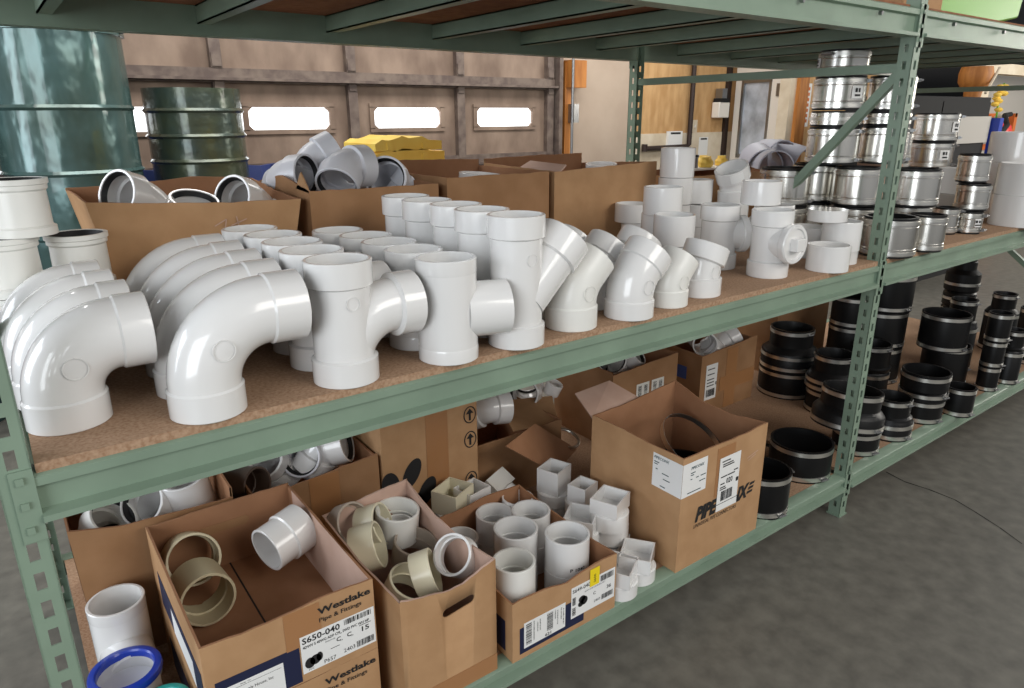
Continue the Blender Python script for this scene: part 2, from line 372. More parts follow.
# ------------------------------------------------------------------ pipe fittings
RO = .0625; RB = .0565; TK = .0055
ORD = ['frontmost', 'second from the front', 'third from the front', 'fourth from the front', 'rearmost']
def hub_mesh(L, ro=RO, rb=RB, flip=False, tk=.0065):
    """socket ring standing on z=0 with its open end down (flip: open end up)"""
    P = [(ro-tk, 0), (ro-.0015, 0), (ro, .0015), (ro, L-.004), (rb-.0005, L), (rb-tk, L), (rb-tk, L-.006), (ro-tk, L-.008)]
    return [(r, L-z) for r, z in P] if flip else P
def arc(cx, cz, R, a0, a1, n=14):
    return [(cx+R*math.cos(math.radians(a0+(a1-a0)*i/n)), 0, cz+R*math.sin(math.radians(a0+(a1-a0)*i/n))) for i in range(n+1)]
def along(p, ang):   # transform putting local +z along direction ang (deg from vertical, toward +x) at p
    return Matrix.Translation(p) @ Matrix.Rotation(math.radians(ang), 4, 'Y')
def elbow(name, label, cat, ang, R, L1, L2, m, ro=RO, rb=RB, loc=(0,0,0), rot=(0,0,0), group=None, hubs=(1, 1), gasket=False, mark=True):
    t = thing(name, label, cat, loc, rot, group)
    p = [(0, 0, .002 if not hubs[0] else L1-.006), (0, 0, L1)] + arc(R, L1, R, 180, 180-ang)[1:]
    e = Vector(p[-1]); dv = Vector((math.sin(math.radians(ang)), 0, math.cos(math.radians(ang))))
    p.append(tuple(e+dv*(.006 if hubs[1] else L2)))
    G().tube(p, rb if hubs[0] or hubs[1] else ro, 32, TK).obj('body', m, t)
    if hubs[0]: G().lathe(hub_mesh(L1, ro, rb), 40).obj('hub', m, t)
    if hubs[1]: G().lathe(hub_mesh(L2, ro, rb, True), 40, along(e, ang)).obj('hub', m, t)
    if gasket:
        for M in (T(0, 0, .004), along(e+dv*(L2-.004), ang) @ Matrix.Rotation(PI, 4, 'X')):
            G().lathe([(ro-.008, 0), (ro-.0045, -.002), (ro-.0062, .014), (ro-.013, .012)], 36, M).obj('gasket', GASK, t)
    if mark:
        q = math.radians(180-ang*.42); c = Vector((R+R*math.cos(q), 0, L1+R*math.sin(q)))
        G().lathe([(.017, 0), (.0185, 0), (.0185, .0012), (.017, .0012)], 28, Matrix.Translation(c+Vector((0, -rb-.0002, 0))) @ Matrix.Rotation(PI/2, 4, 'X')).obj('moulded_ring', m, t)
    return t
def tee(name, label, cat, H, kind, m, ro=RO, rb=RB, loc=(0,0,0), rot=(0,0,0), group=None):
    t = thing(name, label, cat, loc, rot, group)
    hl = .05 if kind != 'straight' else .03
    r0 = rb if kind != 'straight' else ro-.0008
    G().lathe([(r0, hl-.006), (r0, H-hl+.006), (r0-TK, H-hl+.006), (r0-TK, hl-.006)], 40).obj('body', m, t)
    r1 = ro
    if kind == 'straight':
        for fl, z in ((False, 0), (True, H-hl)): G().lathe(hub_mesh(hl, ro, ro-.0004, fl), 40, T(0, 0, z)).obj('hub', m, t)
        G().tube([(.035, 0, .098), (.1, 0, .098), (.126, 0, .098)], .058, 32, TK).obj('branch', m, t)
    else:
        for fl, z in ((False, 0), (True, H-hl)): G().lathe(hub_mesh(hl, ro, rb, fl), 40, T(0, 0, z)).obj('hub', m, t)
        if kind == 'sanitary':
            b = G().tube(arc(.100, .030, .100, 168, 90) + [(.108, 0, .130)], .052, 32, TK).obj('branch', m, t)
            G().lathe(hub_mesh(.050, ro, .052, True), 40, along((.100, 0, .130), 90)).obj('branch_hub', m, t)
        elif kind == 'wye':
            o = Vector((0, 0, .085)); dv = Vector((.7071, 0, .7071))
            G().tube([o+dv*.02, o+dv*.08, o+dv*.140], rb, 32, TK).obj('branch', m, t)
            G().lathe(hub_mesh(.062, ro, rb, True), 40, along(o+dv*.132, 45)).obj('branch_hub', m, t)
        elif kind == 'cleanout':
            G().tube([(.03, 0, .108), (.072, 0, .108)], .050, 32, TK).obj('branch', m, t)
            M = along((.066, 0, .108), 90)
            p = G().lathe([(.044, 0), (.058, 0), (.060, .004), (.060, .020), (.057, .024), (.048, .024), (.046, .019), (.0001, .019), (.0001, .004), (.044, .004)], 40, M).obj('cleanout_plug', m, t)
            G().box(-.019, .019, -.019, .019, .018, .043, M).obj('square_nut', m, p, bevel=.002)
    if kind in ('sanitary', 'wye'):
        G().lathe([(.012, 0), (.0135, 0), (.0135, .001), (.012, .001)], 24, Matrix.Translation((0, -rb-.0002, H*.68)) @ Matrix.Rotation(PI/2, 4, 'X')).obj('moulded_ring', m, t)
    return t
def coupling(name, label, m, r=RO, h=.085, loc=(0,0,0), rot=(0,0,0), group=None, seam=True, cat='coupling', ri=None):
    """plain straight coupling with a stop ring inside"""
    t = thing(name, label, cat, loc, rot, group); tk = r-ri if ri else .006
    G().lathe([(r-tk, 0), (r-.0012, 0), (r, .0012), (r, h-.0012), (r-.0012, h), (r-tk, h)], 40).obj('sleeve', m, t)
    G().lathe([(r-tk-.004, h*.48), (r-tk+.001, h*.47), (r-tk+.001, h*.53), (r-tk-.004, h*.52)], 36).obj('stop_ring', m, t)
    return t
def adapter(name, label, m, r1, h1, r2, h2, loc=(0,0,0), rot=(0,0,0), group=None, cat='adapter', m2=None):
    """stepped bushing: wide hub below, narrower hub above"""
    t = thing(name, label, cat, loc, rot, group)
    G().lathe([(r1-.006, 0), (r1-.001, 0), (r1, .001), (r1, h1-.003), (r2, h1+.001), (r2-.007, h1+.001), (r2-.007, h1-.008), (r1-.006, h1-.010)], 40).obj('wide_hub', m, t)
    G().lathe([(r2-.006, h1), (r2, h1), (r2, h1+h2-.001), (r2-.001, h1+h2), (r2-.006, h1+h2)], 40).obj('narrow_hub', m2 or m, t)
    return t
def wrap_label_at(parent, r, e, a0, a1, z0, z1, M):
    g = G(); N = 8; rr = RO+.0012; vs = []
    for i in range(N+1):
        a = math.radians(a0+(a1-a0)*i/N); vs += [(rr*math.cos(a), rr*math.sin(a), z0), (rr*math.cos(a), rr*math.sin(a), z1)]
    return g.add(vs, [(2*i, 2*i+2, 2*i+3, 2*i+1) for i in range(N)], M).obj('paper_sticker', PAPER, parent)
z = SM
def row(make, locs, labels):
    o = None
    for l, lb in zip(locs, labels):
        if o is None: o = make(l, lb)
        else: dup(o, lb, l)
    return o
n4 = ['frontmost', 'second from the front', 'third from the front', 'rearmost']
row(lambda l, lb: elbow('pipe_elbow', lb, 'pipe elbow', 90, .088, .05, .050, PVC, rb=.0592, loc=l, group='white elbows in the leftmost row'),
    [(-2.368-.007*k, .150+.122*k, z) for k in range(4)], [f'white right angle pipe elbow, {q} in the row beside the left upright' for q in n4])
row(lambda l, lb: elbow('pipe_elbow', lb, 'pipe elbow', 90, .112, .05, .062, PVC, rb=.0592, loc=l, group='white elbows in the second row'),
    [(-2.172, .055, z), (-2.168, .181, z), (-2.162, .307, z), (-2.160, .433, z), (-2.166, .559, z)], [f'white right angle pipe elbow, {q} in the row left of the tees' for q in ORD])
row(lambda l, lb: tee('sanitary_tee', lb, 'pipe tee', .233, 'sanitary', PVC, loc=l, group='white curved branch tees'),
    [(-1.918, .058, z), (-1.920, .178, z), (-1.915, .298, z), (-1.916, .416, z), (-1.930, .536, z)], [f'white tee with curved side branch, {q} in its row beside the elbows' for q in ORD])
row(lambda l, lb: tee('straight_tee', lb, 'pipe tee', .211, 'straight', PVC, loc=l, rot=(0, 0, -18), group='white straight tees'),
    [(-1.694, .048, z), (-1.700, .170, z), (-1.698, .288, z), (-1.700, .404, z), (-1.721, .520, z)], [f'plain white straight tee without collars, {q} between curved tees and wyes' for q in ORD])
row(lambda l, lb: tee('pipe_wye', lb, 'pipe wye', .283, 'wye', PVC, loc=l, group='tall white wyes'),
    [(-1.523, .040, z), (-1.530, .158, z), (-1.524, .276, z), (-1.534, .395, z), (-1.530, .512, z)], [f'tall white wye with slanted side branch, {q} of its row' for q in ORD])
row(lambda l, lb: elbow('bent_elbow', lb, 'pipe elbow', 45, .10, .055, .050, PVCW, rb=.0592, loc=l, group='street elbows beside the wyes', hubs=(1, 0)),
    [(-1.340, .066, z), (-1.338, .200, z), (-1.340, .33, z)], [f'warm white half bend without upper collar, {q} next to the wyes' for q in ('frontmost', 'middle one', 'rearmost')])
row(lambda l, lb: elbow('bent_elbow', lb, 'pipe elbow', 45, .105, .046, .050, PVC, rb=.0592, loc=l, group='collared half bends'),
    [(-1.165, .046, z), (-1.175, .178, z), (-1.178, .305, z)], [f'glossy white half bend with two collars, {q} of its row at the shelf middle' for q in ('frontmost', 'middle one', 'rearmost')])
elbow('bent_elbow', 'short white half bend without upper collar, right of the glossy collared bends', 'pipe elbow', 40, .07, .045, .042, PVCW, ro=.055, rb=.0525, loc=(-1.005, .062, z), hubs=(1, 0))
elbow('bent_elbow', 'white bend tilted to the right behind the short half bend', 'pipe elbow', 40, .085, .06, .055, PVC, loc=(-1.025, .195, z))
elbow('slight_bend', 'white slight bend with two collars standing at the shelf edge', 'pipe elbow', 24, .09, .052, .050, PVC, loc=(-.848, .086, z), rb=.055)
# cleanout tees
ct = tee('cleanout_tee', 'white cleanout tee whose square plug faces the aisle', 'cleanout tee', .204, 'cleanout', PVC, loc=(-.488, .110, z), rot=(0, 0, -92), group='cleanout tees')
dup(ct, 'white cleanout tee with plug turned sideways, left of the other cleanout', (-.51, .288, z), (0, 0, -30))
dup(ct, 'white cleanout tee hidden behind the aisle facing cleanout tee', (-.37, .185, z), (0, 0, 60))
# coupling cluster
gp = 'white couplings piled at the right of the shelf'
def cp(lb, loc, h=.085, r=RO, rot=(0, 0, 0), m=PVC): return coupling('pipe_coupling', lb, m, r, h, loc, rot, gp)
cp('white coupling in the middle of the pile, carrying another on its rim', (-.741, .279, 1.103), .09)
cp('white coupling underneath the pile beside the tilted bend', (-.741, .279, z), .10)
cp('white coupling balanced on the front of the pile', (-.662, .40, 1.175), .087)
cp('white coupling standing under the balanced front coupling', (-.645, .42, 1.090), .0845)
cp('lowest white coupling under the balanced front coupling', (-.645, .42, z), .0895)
cp('white coupling at the left edge of the pile by the cardboard box', (-.535, .62, SM), .113)
cp('white coupling peeking out behind the left edge of the pile', (-.545, .645, 1.1135), .065)
cp('topmost white coupling of the whole pile', (-.345, .62, 1.262), .104)
cp('white coupling directly under the topmost one', (-.35, .62, 1.165), .096)
cp('white coupling third down below the topmost one', (-.345, .62, 1.08), .083)
cp('white coupling on the shelf below the topmost one', (-.345, .62, z), .078)
cp('white coupling right of and lower than the topmost one', (-.255, .60, 1.165), .085)
cp('white coupling below the one right of the topmost', (-.27, .57, 1.085), .078)
cp('bottom white coupling at the back right of the pile', (-.27, .57, z), .083)
cp('white coupling resting above the aisle facing cleanout tee', (-.412, .21, 1.206), .073)
elbow('slight_bend', 'white slight bend with a paper sticker lying over the pile', 'pipe elbow', 22, .10, .05, .05, PVC, loc=(-.15, .50, 1.165), rot=(0, 5, 180))
bend_ = [o for o in COL.objects if o.get('label', '').startswith('white slight bend with a paper sticker')][0]
sk = wrap_label_at(bend_, .05, -.0006, 30, 75, .012, .045, along((.10-.10*math.cos(math.radians(22)), 0, .05+.10*math.sin(math.radians(22))), 22))
coupling('pipe_coupling', 'white coupling supporting the bend with the sticker', PVC, RO, .08, (-.165, .50, z), group=gp)
coupling('pipe_coupling', 'second white coupling under the bend with the sticker', PVC, RO, .083, (-.165, .50, 1.081), group=gp)
cp('short plain white coupling at the shelf edge near the upright', (-.262, .042, z), .082, .0655)
tee_s = adapter('stepped_adapter', 'white stepped adapter standing behind the plain coupling near the upright', PVC, .0605, .045, .0625, .095, (-.120, .085, z))
coupling('end_cap', 'flat white cap lying on the stepped adapter near the upright', PVC, .0625, .038, (-.168, .115, 1.1415), ri=.0001)
cp('white coupling behind and left of the stepped adapter', (-.10, .22, 1.0), .105)
# bell couplings at the left end
def bell(lb, loc, r=.066, h=.115, m=PVCW):
    t = thing('bell_coupling', lb, 'coupling', loc, (0, 0, 0), 'ribbed cream couplings at the left end')
    P = [(r-.008, 0), (r, 0), (r, .016), (r-.006, .020), (r-.007, h-.024), (r-.003, h-.020), (r-.003, h-.012), (r, h-.010), (r, h), (r-.008, h)]
    G().lathe(P, 44).obj('sleeve', m, t)
    G().lathe([(r-.013, h-.022), (r-.007, h-.003), (r-.0085, h-.001), (r-.015, h-.012)], 40).obj('gasket', GASK, t)
    return t
bell('ribbed cream coupling topmost of the stack at the left end', (-2.362, .60, 1.2525), .060, .112)
bell('ribbed cream coupling second from the top at the left end', (-2.398, .60, 1.1345), .060, .117)
bell('ribbed cream coupling at the bottom behind the elbows, left end', (-2.398, .60, z), .060, .133)
bell('ribbed cream coupling standing right of the stack by the cardboard box', (-2.268, .66, 1.121), .062, .118)
bell('ribbed cream coupling hidden below the one by the cardboard box', (-2.268, .66, z), .062, .120)

# ------------------------------------------------------------------ cardboard boxes
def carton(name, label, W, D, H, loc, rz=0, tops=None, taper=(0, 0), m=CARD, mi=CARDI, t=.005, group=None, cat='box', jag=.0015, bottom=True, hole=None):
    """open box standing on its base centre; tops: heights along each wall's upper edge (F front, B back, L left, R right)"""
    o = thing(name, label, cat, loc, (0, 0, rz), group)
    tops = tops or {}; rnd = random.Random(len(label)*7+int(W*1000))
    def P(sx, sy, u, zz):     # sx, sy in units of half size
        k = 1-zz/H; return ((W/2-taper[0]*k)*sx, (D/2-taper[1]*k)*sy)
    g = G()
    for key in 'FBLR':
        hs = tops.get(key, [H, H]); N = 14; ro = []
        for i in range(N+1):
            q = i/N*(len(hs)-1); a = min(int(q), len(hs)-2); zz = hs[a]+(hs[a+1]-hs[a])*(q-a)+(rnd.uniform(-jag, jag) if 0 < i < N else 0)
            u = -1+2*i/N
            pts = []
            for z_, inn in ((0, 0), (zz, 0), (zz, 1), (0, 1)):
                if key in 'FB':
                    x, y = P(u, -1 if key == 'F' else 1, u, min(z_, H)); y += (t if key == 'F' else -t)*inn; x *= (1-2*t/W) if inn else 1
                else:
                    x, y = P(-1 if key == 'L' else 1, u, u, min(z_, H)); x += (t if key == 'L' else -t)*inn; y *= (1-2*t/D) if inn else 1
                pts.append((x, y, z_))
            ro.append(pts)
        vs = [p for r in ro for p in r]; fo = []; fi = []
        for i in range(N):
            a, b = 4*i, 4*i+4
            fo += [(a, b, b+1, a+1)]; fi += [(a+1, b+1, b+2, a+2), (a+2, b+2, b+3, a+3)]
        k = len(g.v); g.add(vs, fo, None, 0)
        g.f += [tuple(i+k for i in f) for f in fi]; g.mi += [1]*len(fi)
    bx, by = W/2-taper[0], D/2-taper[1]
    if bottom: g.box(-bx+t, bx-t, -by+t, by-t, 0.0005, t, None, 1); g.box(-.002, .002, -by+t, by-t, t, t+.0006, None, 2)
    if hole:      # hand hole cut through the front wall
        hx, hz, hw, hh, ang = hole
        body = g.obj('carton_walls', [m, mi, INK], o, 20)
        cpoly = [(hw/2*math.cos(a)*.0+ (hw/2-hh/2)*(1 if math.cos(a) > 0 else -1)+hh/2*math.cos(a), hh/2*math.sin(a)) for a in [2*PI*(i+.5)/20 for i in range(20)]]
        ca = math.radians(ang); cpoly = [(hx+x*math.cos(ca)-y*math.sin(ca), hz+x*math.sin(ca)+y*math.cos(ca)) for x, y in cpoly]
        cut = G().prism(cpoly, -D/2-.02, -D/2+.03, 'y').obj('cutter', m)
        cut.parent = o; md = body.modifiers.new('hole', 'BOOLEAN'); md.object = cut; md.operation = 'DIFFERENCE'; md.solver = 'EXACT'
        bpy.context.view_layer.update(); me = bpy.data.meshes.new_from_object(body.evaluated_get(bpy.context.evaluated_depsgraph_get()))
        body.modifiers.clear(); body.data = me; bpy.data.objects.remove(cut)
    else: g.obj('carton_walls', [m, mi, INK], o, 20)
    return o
def flap(parent, a, b, c, d, m=CARD, t=.004, name='flap', mi=None):
    """slab with corners a,b (hinge) c,d (free edge)"""
    a, b, c, d = map(Vector, (a, b, c, d)); n = (b-a).cross(d-a).normalized()*t
    return G().add([a, b, c, d, a+n, b+n, c+n, d+n], [(3,2,1,0),(4,5,6,7),(0,1,5,4),(1,2,6,5),(2,3,7,6),(3,0,4,7)]).obj(name, m, parent)
def sticker(parent, x0, x1, z0, z1, y, m=PAPER, name='label', side='F', off=.0012):
    g = G()
    if side == 'F': g.box(x0, x1, y-off, y-off+.0006, z0, z1)
    else: g.box(y-off, y-off+.0006, x0, x1, z0, z1)     # left wall: y is the wall's x, x0..x1 run along y
    return g.obj(name, m, parent)
# ---- middle shelf, back row of boxes
A = carton('cardboard_box', 'large bulging cardboard box of white bends behind the elbows', .50, .42, .29, (-1.985, .915, SM), 0,
           dict(F=[.298, .285, .275, .272], L=[.298, .30, .295], B=[.30, .30, .315, .30], R=[.272, .28, .30]), taper=(.055, .03), m=CARD)
g = G()
for (a, b) in (((.02, .22), (.05, .235)), ((.05, .235), (.045, .215)), ((.06, .218), (.10, .232)), ((.075, .24), (.08, .21))):
    dx, dz = b[0]-a[0], b[1]-a[1]; L = math.hypot(dx, dz); nx, nz = -dz/L*.0012, dx/L*.0012
    g.add([(a[0]-nx, -.2085, a[1]-nz), (b[0]-nx, -.2085, b[1]-nz), (b[0]+nx, -.2085, b[1]+nz), (a[0]+nx, -.2085, a[1]+nz)], [(0, 1, 2, 3)])
g.obj('scuff_mark', CARDP, A)
B = carton('cardboard_box', 'cardboard box heaped with grey bends in front of the yellow stack', .40, .42, .29, (-1.515, .915, SM), 0, dict(L=[.29, .32, .29], F=[.29, .288, .287], R=[.287, .29, .295]), m=CARDD)
flap(B, (-.20, -.21, .285), (-.20, -.11, .29), (-.19, -.13, .335), (-.20, -.17, .325))
C_ = carton('cardboard_box', 'wide brown cardboard box left of the open box with raised flap', .40, .42, .302, (-1.085, .915, SM), 0, dict(B=[.335, .33, .325]), m=CARDD)
D_ = carton('cardboard_box', 'wide brown cardboard box beside the pile of white couplings', .50, .42, .29, (-.612, .915, SM), 0, dict(F=[.30, .305, .31, .315], L=[.30, .31], R=[.315, .29], B=[.325, .33, .33]), m=CARD)
flap(D_, (-.245, -.2, .275), (-.245, .0, .30), (-.19, .0, .325), (-.19, -.2, .32), CARDP)
E_ = carton('cardboard_box', 'brown cardboard box behind the white couplings under the white tray', .56, .36, .236, (.18, .97, SM), 0, m=CARD)
E2 = carton('cardboard_box', 'brown cardboard box behind the steel couplings under grey half pipes', .64, .36, .225, (.80, .97, SM), 0, m=CARD)
for lb, loc, r, rot in (('white ring lying inside the wide brown box left of the flap', (-1.06, .86, 1.246), .075, (3, 4, 0)), ('white ring lying inside the box beside the couplings', (-.50, .86, 1.256), .06, (3, -3, 0))):
    coupling('pipe_coupling', lb, PVC, r, .05, loc, rot)
def aim(o, d, roll, pt, s=1.0):
    """turn a bend so that its first socket opens along d, with that opening centred on pt"""
    q = Vector((0, 0, -1)).rotation_difference(Vector(d).normalized())
    m = q.to_matrix().to_4x4() @ Matrix.Rotation(math.radians(roll), 4, 'Z')
    o.matrix_world = Matrix.Translation(pt) @ m @ Matrix.Scale(s, 4); return o
def gbend(lb, pt, d, roll, m=PVC, s=1.0, ang=45, grp=None, gask=True):
    o = elbow('gasket_bend', lb, 'pipe bend', ang, .06, .055, .055, m, gasket=gask, mark=False, rb=.054, group=grp, ro=.0625)
    return aim(o, d, roll, pt, s)
ga = 'white gasketed bends in the bulging box'
gbend('white bend with black gasket leaning at the left of the bulging box', (-2.151, .85, 1.300), (-.80, -.50, .30), 10, grp=ga)
gbend('white bend lying flat at the middle of the bulging box', (-1.97, .86, 1.275), (.1, -.35, .93), 60, grp=ga)
gbend('white bend with black gasket at the right of the bulging box', (-1.875, .86, 1.272), (-.80, -.50, .30), 10, grp=ga)
gb = 'grey bends heaped in the box before the yellow stack'
gbend('grey bend at the far left of the heap, opening to the right', (-1.63, .93, 1.315), (.5, -.8, .1), 90, GREYP, 1.0, grp=gb)
gbend('smooth grey bend arching at the top back of the heap', (-1.60, 1.04, 1.275), (-.35, .1, -.9), 0, GREYP, 1.0, grp=gb, gask=False)
gbend('grey bend in the middle of the heap with opening to the left', (-1.575, .85, 1.285), (-.55, -.6, -.55), 0, GREYP, 1.05, grp=gb)
gbend('grey bend with wide black gasket at the front of the heap', (-1.412, .86, 1.300), (-.62, -.74, .25), 20, GREYP, 1.08, grp=gb)
gbend('grey bend with black gasket at the right end of the heap', (-1.285, .90, 1.285), (.62, -.3, .7), 120, GREYP, 1.0, grp=gb)
# yellow stack behind the boxes
t = thing('folded_sheet_stack', 'tall stack of folded yellow plastic sheets behind the grey bends', 'sheet stack', (-.99, 1.62, -.02))
g = G(); g.box(-.19, .19, -.16, .16, .02, 1.20); g.obj('pallet_carton', CARDD, t)
for k in range(5):
    z0 = 1.20+k*.042; g = G(); ws = .20-.012*k; N = 10
    for i in range(N):
        x0 = -ws+2*ws*i/N; x1 = -ws+2*ws*(i+1)/N
        hb = lambda x: .030+.022*(1-(x/ws)**2)*(k/4)+.006*math.sin(7*x*10+k)
        g.add([(x0, -.15, z0), (x1, -.15, z0), (x1, .15, z0), (x0, .15, z0), (x0, -.15, z0+hb(x0)), (x1, -.15, z0+hb(x1)), (x1, .15, z0+hb(x1)), (x0, .15, z0+hb(x0))],
              [(0,3,2,1),(4,5,6,7),(0,1,5,4),(2,3,7,6)] + ([(3,0,4,7)] if i == 0 else []) + ([(1,2,6,5)] if i == N-1 else []))
    for x in (-.09, .07): g.box(x-.012, x+.012, -.156, -.15, z0+.004, z0+.03)
    g.obj('folded_sheet', YELP, t)
# grey half pipes and yellow fittings on the last box
def half(lb, loc, rot, r=.085, L=.18):
    pr = [(r*math.cos(PI*i/16), r*math.sin(PI*i/16)) for i in range(17)]+[((r-.006)*math.cos(PI*(16-i)/16), (r-.006)*math.sin(PI*(16-i)/16)) for i in range(17)]
    g = G(); n = len(pr); vs = [(x, -L/2, z) for x, z in pr]+[(x, L/2, z) for x, z in pr]; fs = []
    for i in range(n): fs.append((i, (i+1) % n, (i+1) % n+n, i+n))
    for i in range(16):
        a, b, c, d = i, i+1, n-2-i, n-1-i; fs.append((a, b, c, d)); fs.append((a+n, d+n, c+n, b+n))
    o = g.add(vs, fs).obj('half_pipe', GREYH); o.location = loc; o.rotation_euler = [math.radians(a) for a in rot]
    tag(o, lb, 'half pipe', 'grey half pipes on the box')
half('grey half pipe arching at the front left of its group', (.66, .90, 1.236), (0, 0, -40))
half('grey half pipe nested behind the arching front one', (.72, 1.0, 1.250), (8, 0, -40))
half('grey half pipe standing tilted upward at the middle of its group', (.86, 1.02, 1.275), (0, -50, -30))
half('grey half pipe leaning at the right end of its group', (1.0, 1.02, 1.255), (15, -35, -10))
g = G(); g.box(.16, .50, .98, 1.16, 1.237, 1.245); tag(g.obj('white_tray', WDOOR), 'white flat tray lying on the box behind the white couplings', 'tray')
for i, (x, y, lb) in enumerate(((.33, 1.03, 'yellow fitting at the left on the white tray'), (.39, 1.07, 'yellow fitting second from left on the white tray'), (.49, 1.06, 'yellow fitting at the right on the white tray'), (.44, 1.13, 'yellow fitting farthest right near the grey half pipes'))):
    t = thing('yellow_fitting', lb, 'fitting', (x, y, 1.246), (0, 0, 40*i), 'yellow fittings on the white tray')
    G().lathe([(.012, 0), (.030, 0), (.032, .02), (.022, .034), (.012, .034)], 8).obj('body', YELP, t); G().lathe([(.008, .03), (.020, .03), (.020, .046), (.008, .046)], 16).obj('collar', YELP, t)
t = thing('small_can', 'small dark metal can beside the yellow fittings', 'can', (.25, 1.04, 1.246)); G().lathe([(.0001, 0), (.026, 0), (.026, .05), (.024, .052), (.0001, .052)], 24).obj('body', GALV, t); G().lathe([(.0001, .05), (.027, .05), (.027, .058), (.0001, .058)], 24).obj('lid', BLACK, t)

# ------------------------------------------------------------------ green drums behind the rack
def drum(lb, loc, r, H, rings, m, rot=(0, 0, 0), dents=True, top_band=True):
    t = thing('ribbed_drum', lb, 'drum', loc, rot)
    g = G(); g.lathe([(r, 0), (r, H), (r-.012, H), (r-.012, .02), (.0001, .02), (.0001, 0)], 64); b = g.obj('shell', m, t)
    for zz in rings: G().lathe([(r-.001, zz-.014), (r+.012, zz), (r-.001, zz+.014)], 64).obj('rib', m, t)
    if top_band:
        bd = G().lathe([(r, H-.145), (r+.014, H-.143), (r+.014, H-.107), (r, H-.105)], 64).obj('clamp_ring', m, t)
        for k in range(9):
            a = 2*PI*k/9+.2; G().lathe([(.0001, 0), (.01, 0), (.01, .016), (.0001, .016)], 8, T((r+.014)*math.cos(a), (r+.014)*math.sin(a), H-.125) @ Matrix.Rotation(a, 4, 'Z') @ Matrix.Rotation(PI/2, 4, 'Y')).obj('bolt_head', GALV, bd)
    return t
drum('large dark teal ribbed drum behind the cream couplings', (-2.035, 2.98, 0), .300, 1.99, (.36, .66, .94, 1.235, 1.525), TEAL)
drum('smaller dark green ribbed drum before the garage door windows', (-1.385, 3.22, 0), .252, 1.63, (.86, .99, 1.12, 1.251, 1.383, 1.515), DTEAL, top_band=False)
drum('dark teal drum cut off at the left edge of the view', (-2.80, 3.25, 0), .30, 1.70, (.4, .7, 1.0, 1.3, 1.6), TEAL, top_band=False)
g = G()
N = 24
for i in range(N):
    x0 = -2.3+2.0*i/N; x1 = x0+2.0/N; f = lambda x: 3.72+.03*math.sin(x*14)+.02*math.sin(x*37)
    h = lambda x: 1.19+.02*math.sin(x*9); g.add([(x0, f(x0), 0), (x1, f(x1), 0), (x1, f(x1)+.04, h(x1)), (x0, f(x0)+.04, h(x0)), (x0, f(x0)+.12, 0), (x1, f(x1)+.12, 0), (x1, f(x1)+.08, h(x1)), (x0, f(x0)+.08, h(x0))], [(0,1,2,3),(7,6,5,4),(3,2,6,7)]+([(0,3,7,4)] if i == 0 else [])+([(1,5,6,2)] if i == N-1 else []))
tag(g.obj('tarpaulin', TARP), 'blue tarpaulin hanging in front of the garage door', 'tarpaulin')

# ------------------------------------------------------------------ shielded steel couplings
def wrap_label(parent, r, a0, a1, z0, z1, m, name='label'):
    g = G(); N = 8; rr = r+.0012; vs = []
    for i in range(N+1):
        a = math.radians(a0+(a1-a0)*i/N); vs += [(rr*math.cos(a), rr*math.sin(a), z0), (rr*math.cos(a), rr*math.sin(a), z1)]
    return g.add(vs, [(2*i, 2*i+2, 2*i+3, 2*i+1) for i in range(N)]).obj(name, m, parent)
def screw(g, r, a, z, s=1.0):
    M = Matrix.Rotation(math.radians(a), 4, 'Z') @ T(r, 0, z)
    g.box(0, .010*s, -.014*s, .014*s, -.006*s, .006*s, M); g.lathe([(.0001, -.022*s), (.004*s, -.022*s), (.004*s, .022*s), (.0001, .022*s)], 8, M @ T(.012*s, 0, 0, 90, 0, 0))
def shielded(lb, loc, r, h, rot=0, label_at=None, grp='stainless steel shielded couplings', gl=.007):
    t = thing('shielded_coupling', lb, 'coupling', loc, (0, 0, rot), grp)
    G().lathe([(r-.012, 0), (r-.001, 0), (r-.001, h), (r-.012, h)], 44).obj('gasket', RUB, t)
    P = [(r-.0005, gl), (r+.0025, gl)]
    for zz in (gl+.022, h-gl-.025): P += [(r+.0025, zz), (r+.0035, zz+.0015), (r+.0025, zz+.003)]
    P += [(r+.0025, h-gl), (r-.0005, h-gl)]
    G().lathe(P, 48).obj('steel_shield', STEEL, t, 18)
    for k, zz in enumerate((gl+.004, h-gl-.015) if h > .07 else (h/2-.006,)):
        b = G().lathe([(r+.002, zz), (r+.0048, zz), (r+.0048, zz+.011), (r+.002, zz+.011)], 48).obj('clamp_band', BAND, t)
        g = G(); screw(g, r+.004, 20 if label_at is None else label_at+38, zz+.006); g.obj('clamp_screw', GALV, b)
    if label_at is not None:
        s = wrap_label(t, r+.0045, label_at-14, label_at+14, h*.34, h*.70, PAPER)
        g = G(); M = Matrix.Rotation(math.radians(label_at), 4, 'Z') @ Matrix.Translation((r+.0064, 0, 0)) @ Matrix.Rotation(PI/2, 4, 'Z') @ Matrix.Rotation(PI/2, 4, 'X')
        quad(g, -.012, -.002, h*.52, h*.64, M); quad(g, .002, .010, h*.52, h*.64, M); quad(g, -.012, .012, h*.40, h*.46, M); g.obj('printing', INK, s)
    return t
SH = shielded
SH('stainless coupling at the bottom just right of the centre upright', (.143, .052, SM), .088, .137)
SH('small stainless coupling at the shelf edge right of the centre upright', (.338, .012, SM), .060, .132, label_at=-30)
SH('stainless coupling on the bottom hidden behind the stepped adapter', (.066, .436, SM), .09, .147, -60)
SH('stainless coupling on the bottom behind the centre upright', (.255, .240, SM), .083, .147, -60)
SH('stainless coupling second level, left end behind the white pile', (.066, .436, 1.15), .09, .137, -90)
SH('stainless coupling on the bottom in the dark behind the second row', (.265, .430, SM), .085, .147, -60)
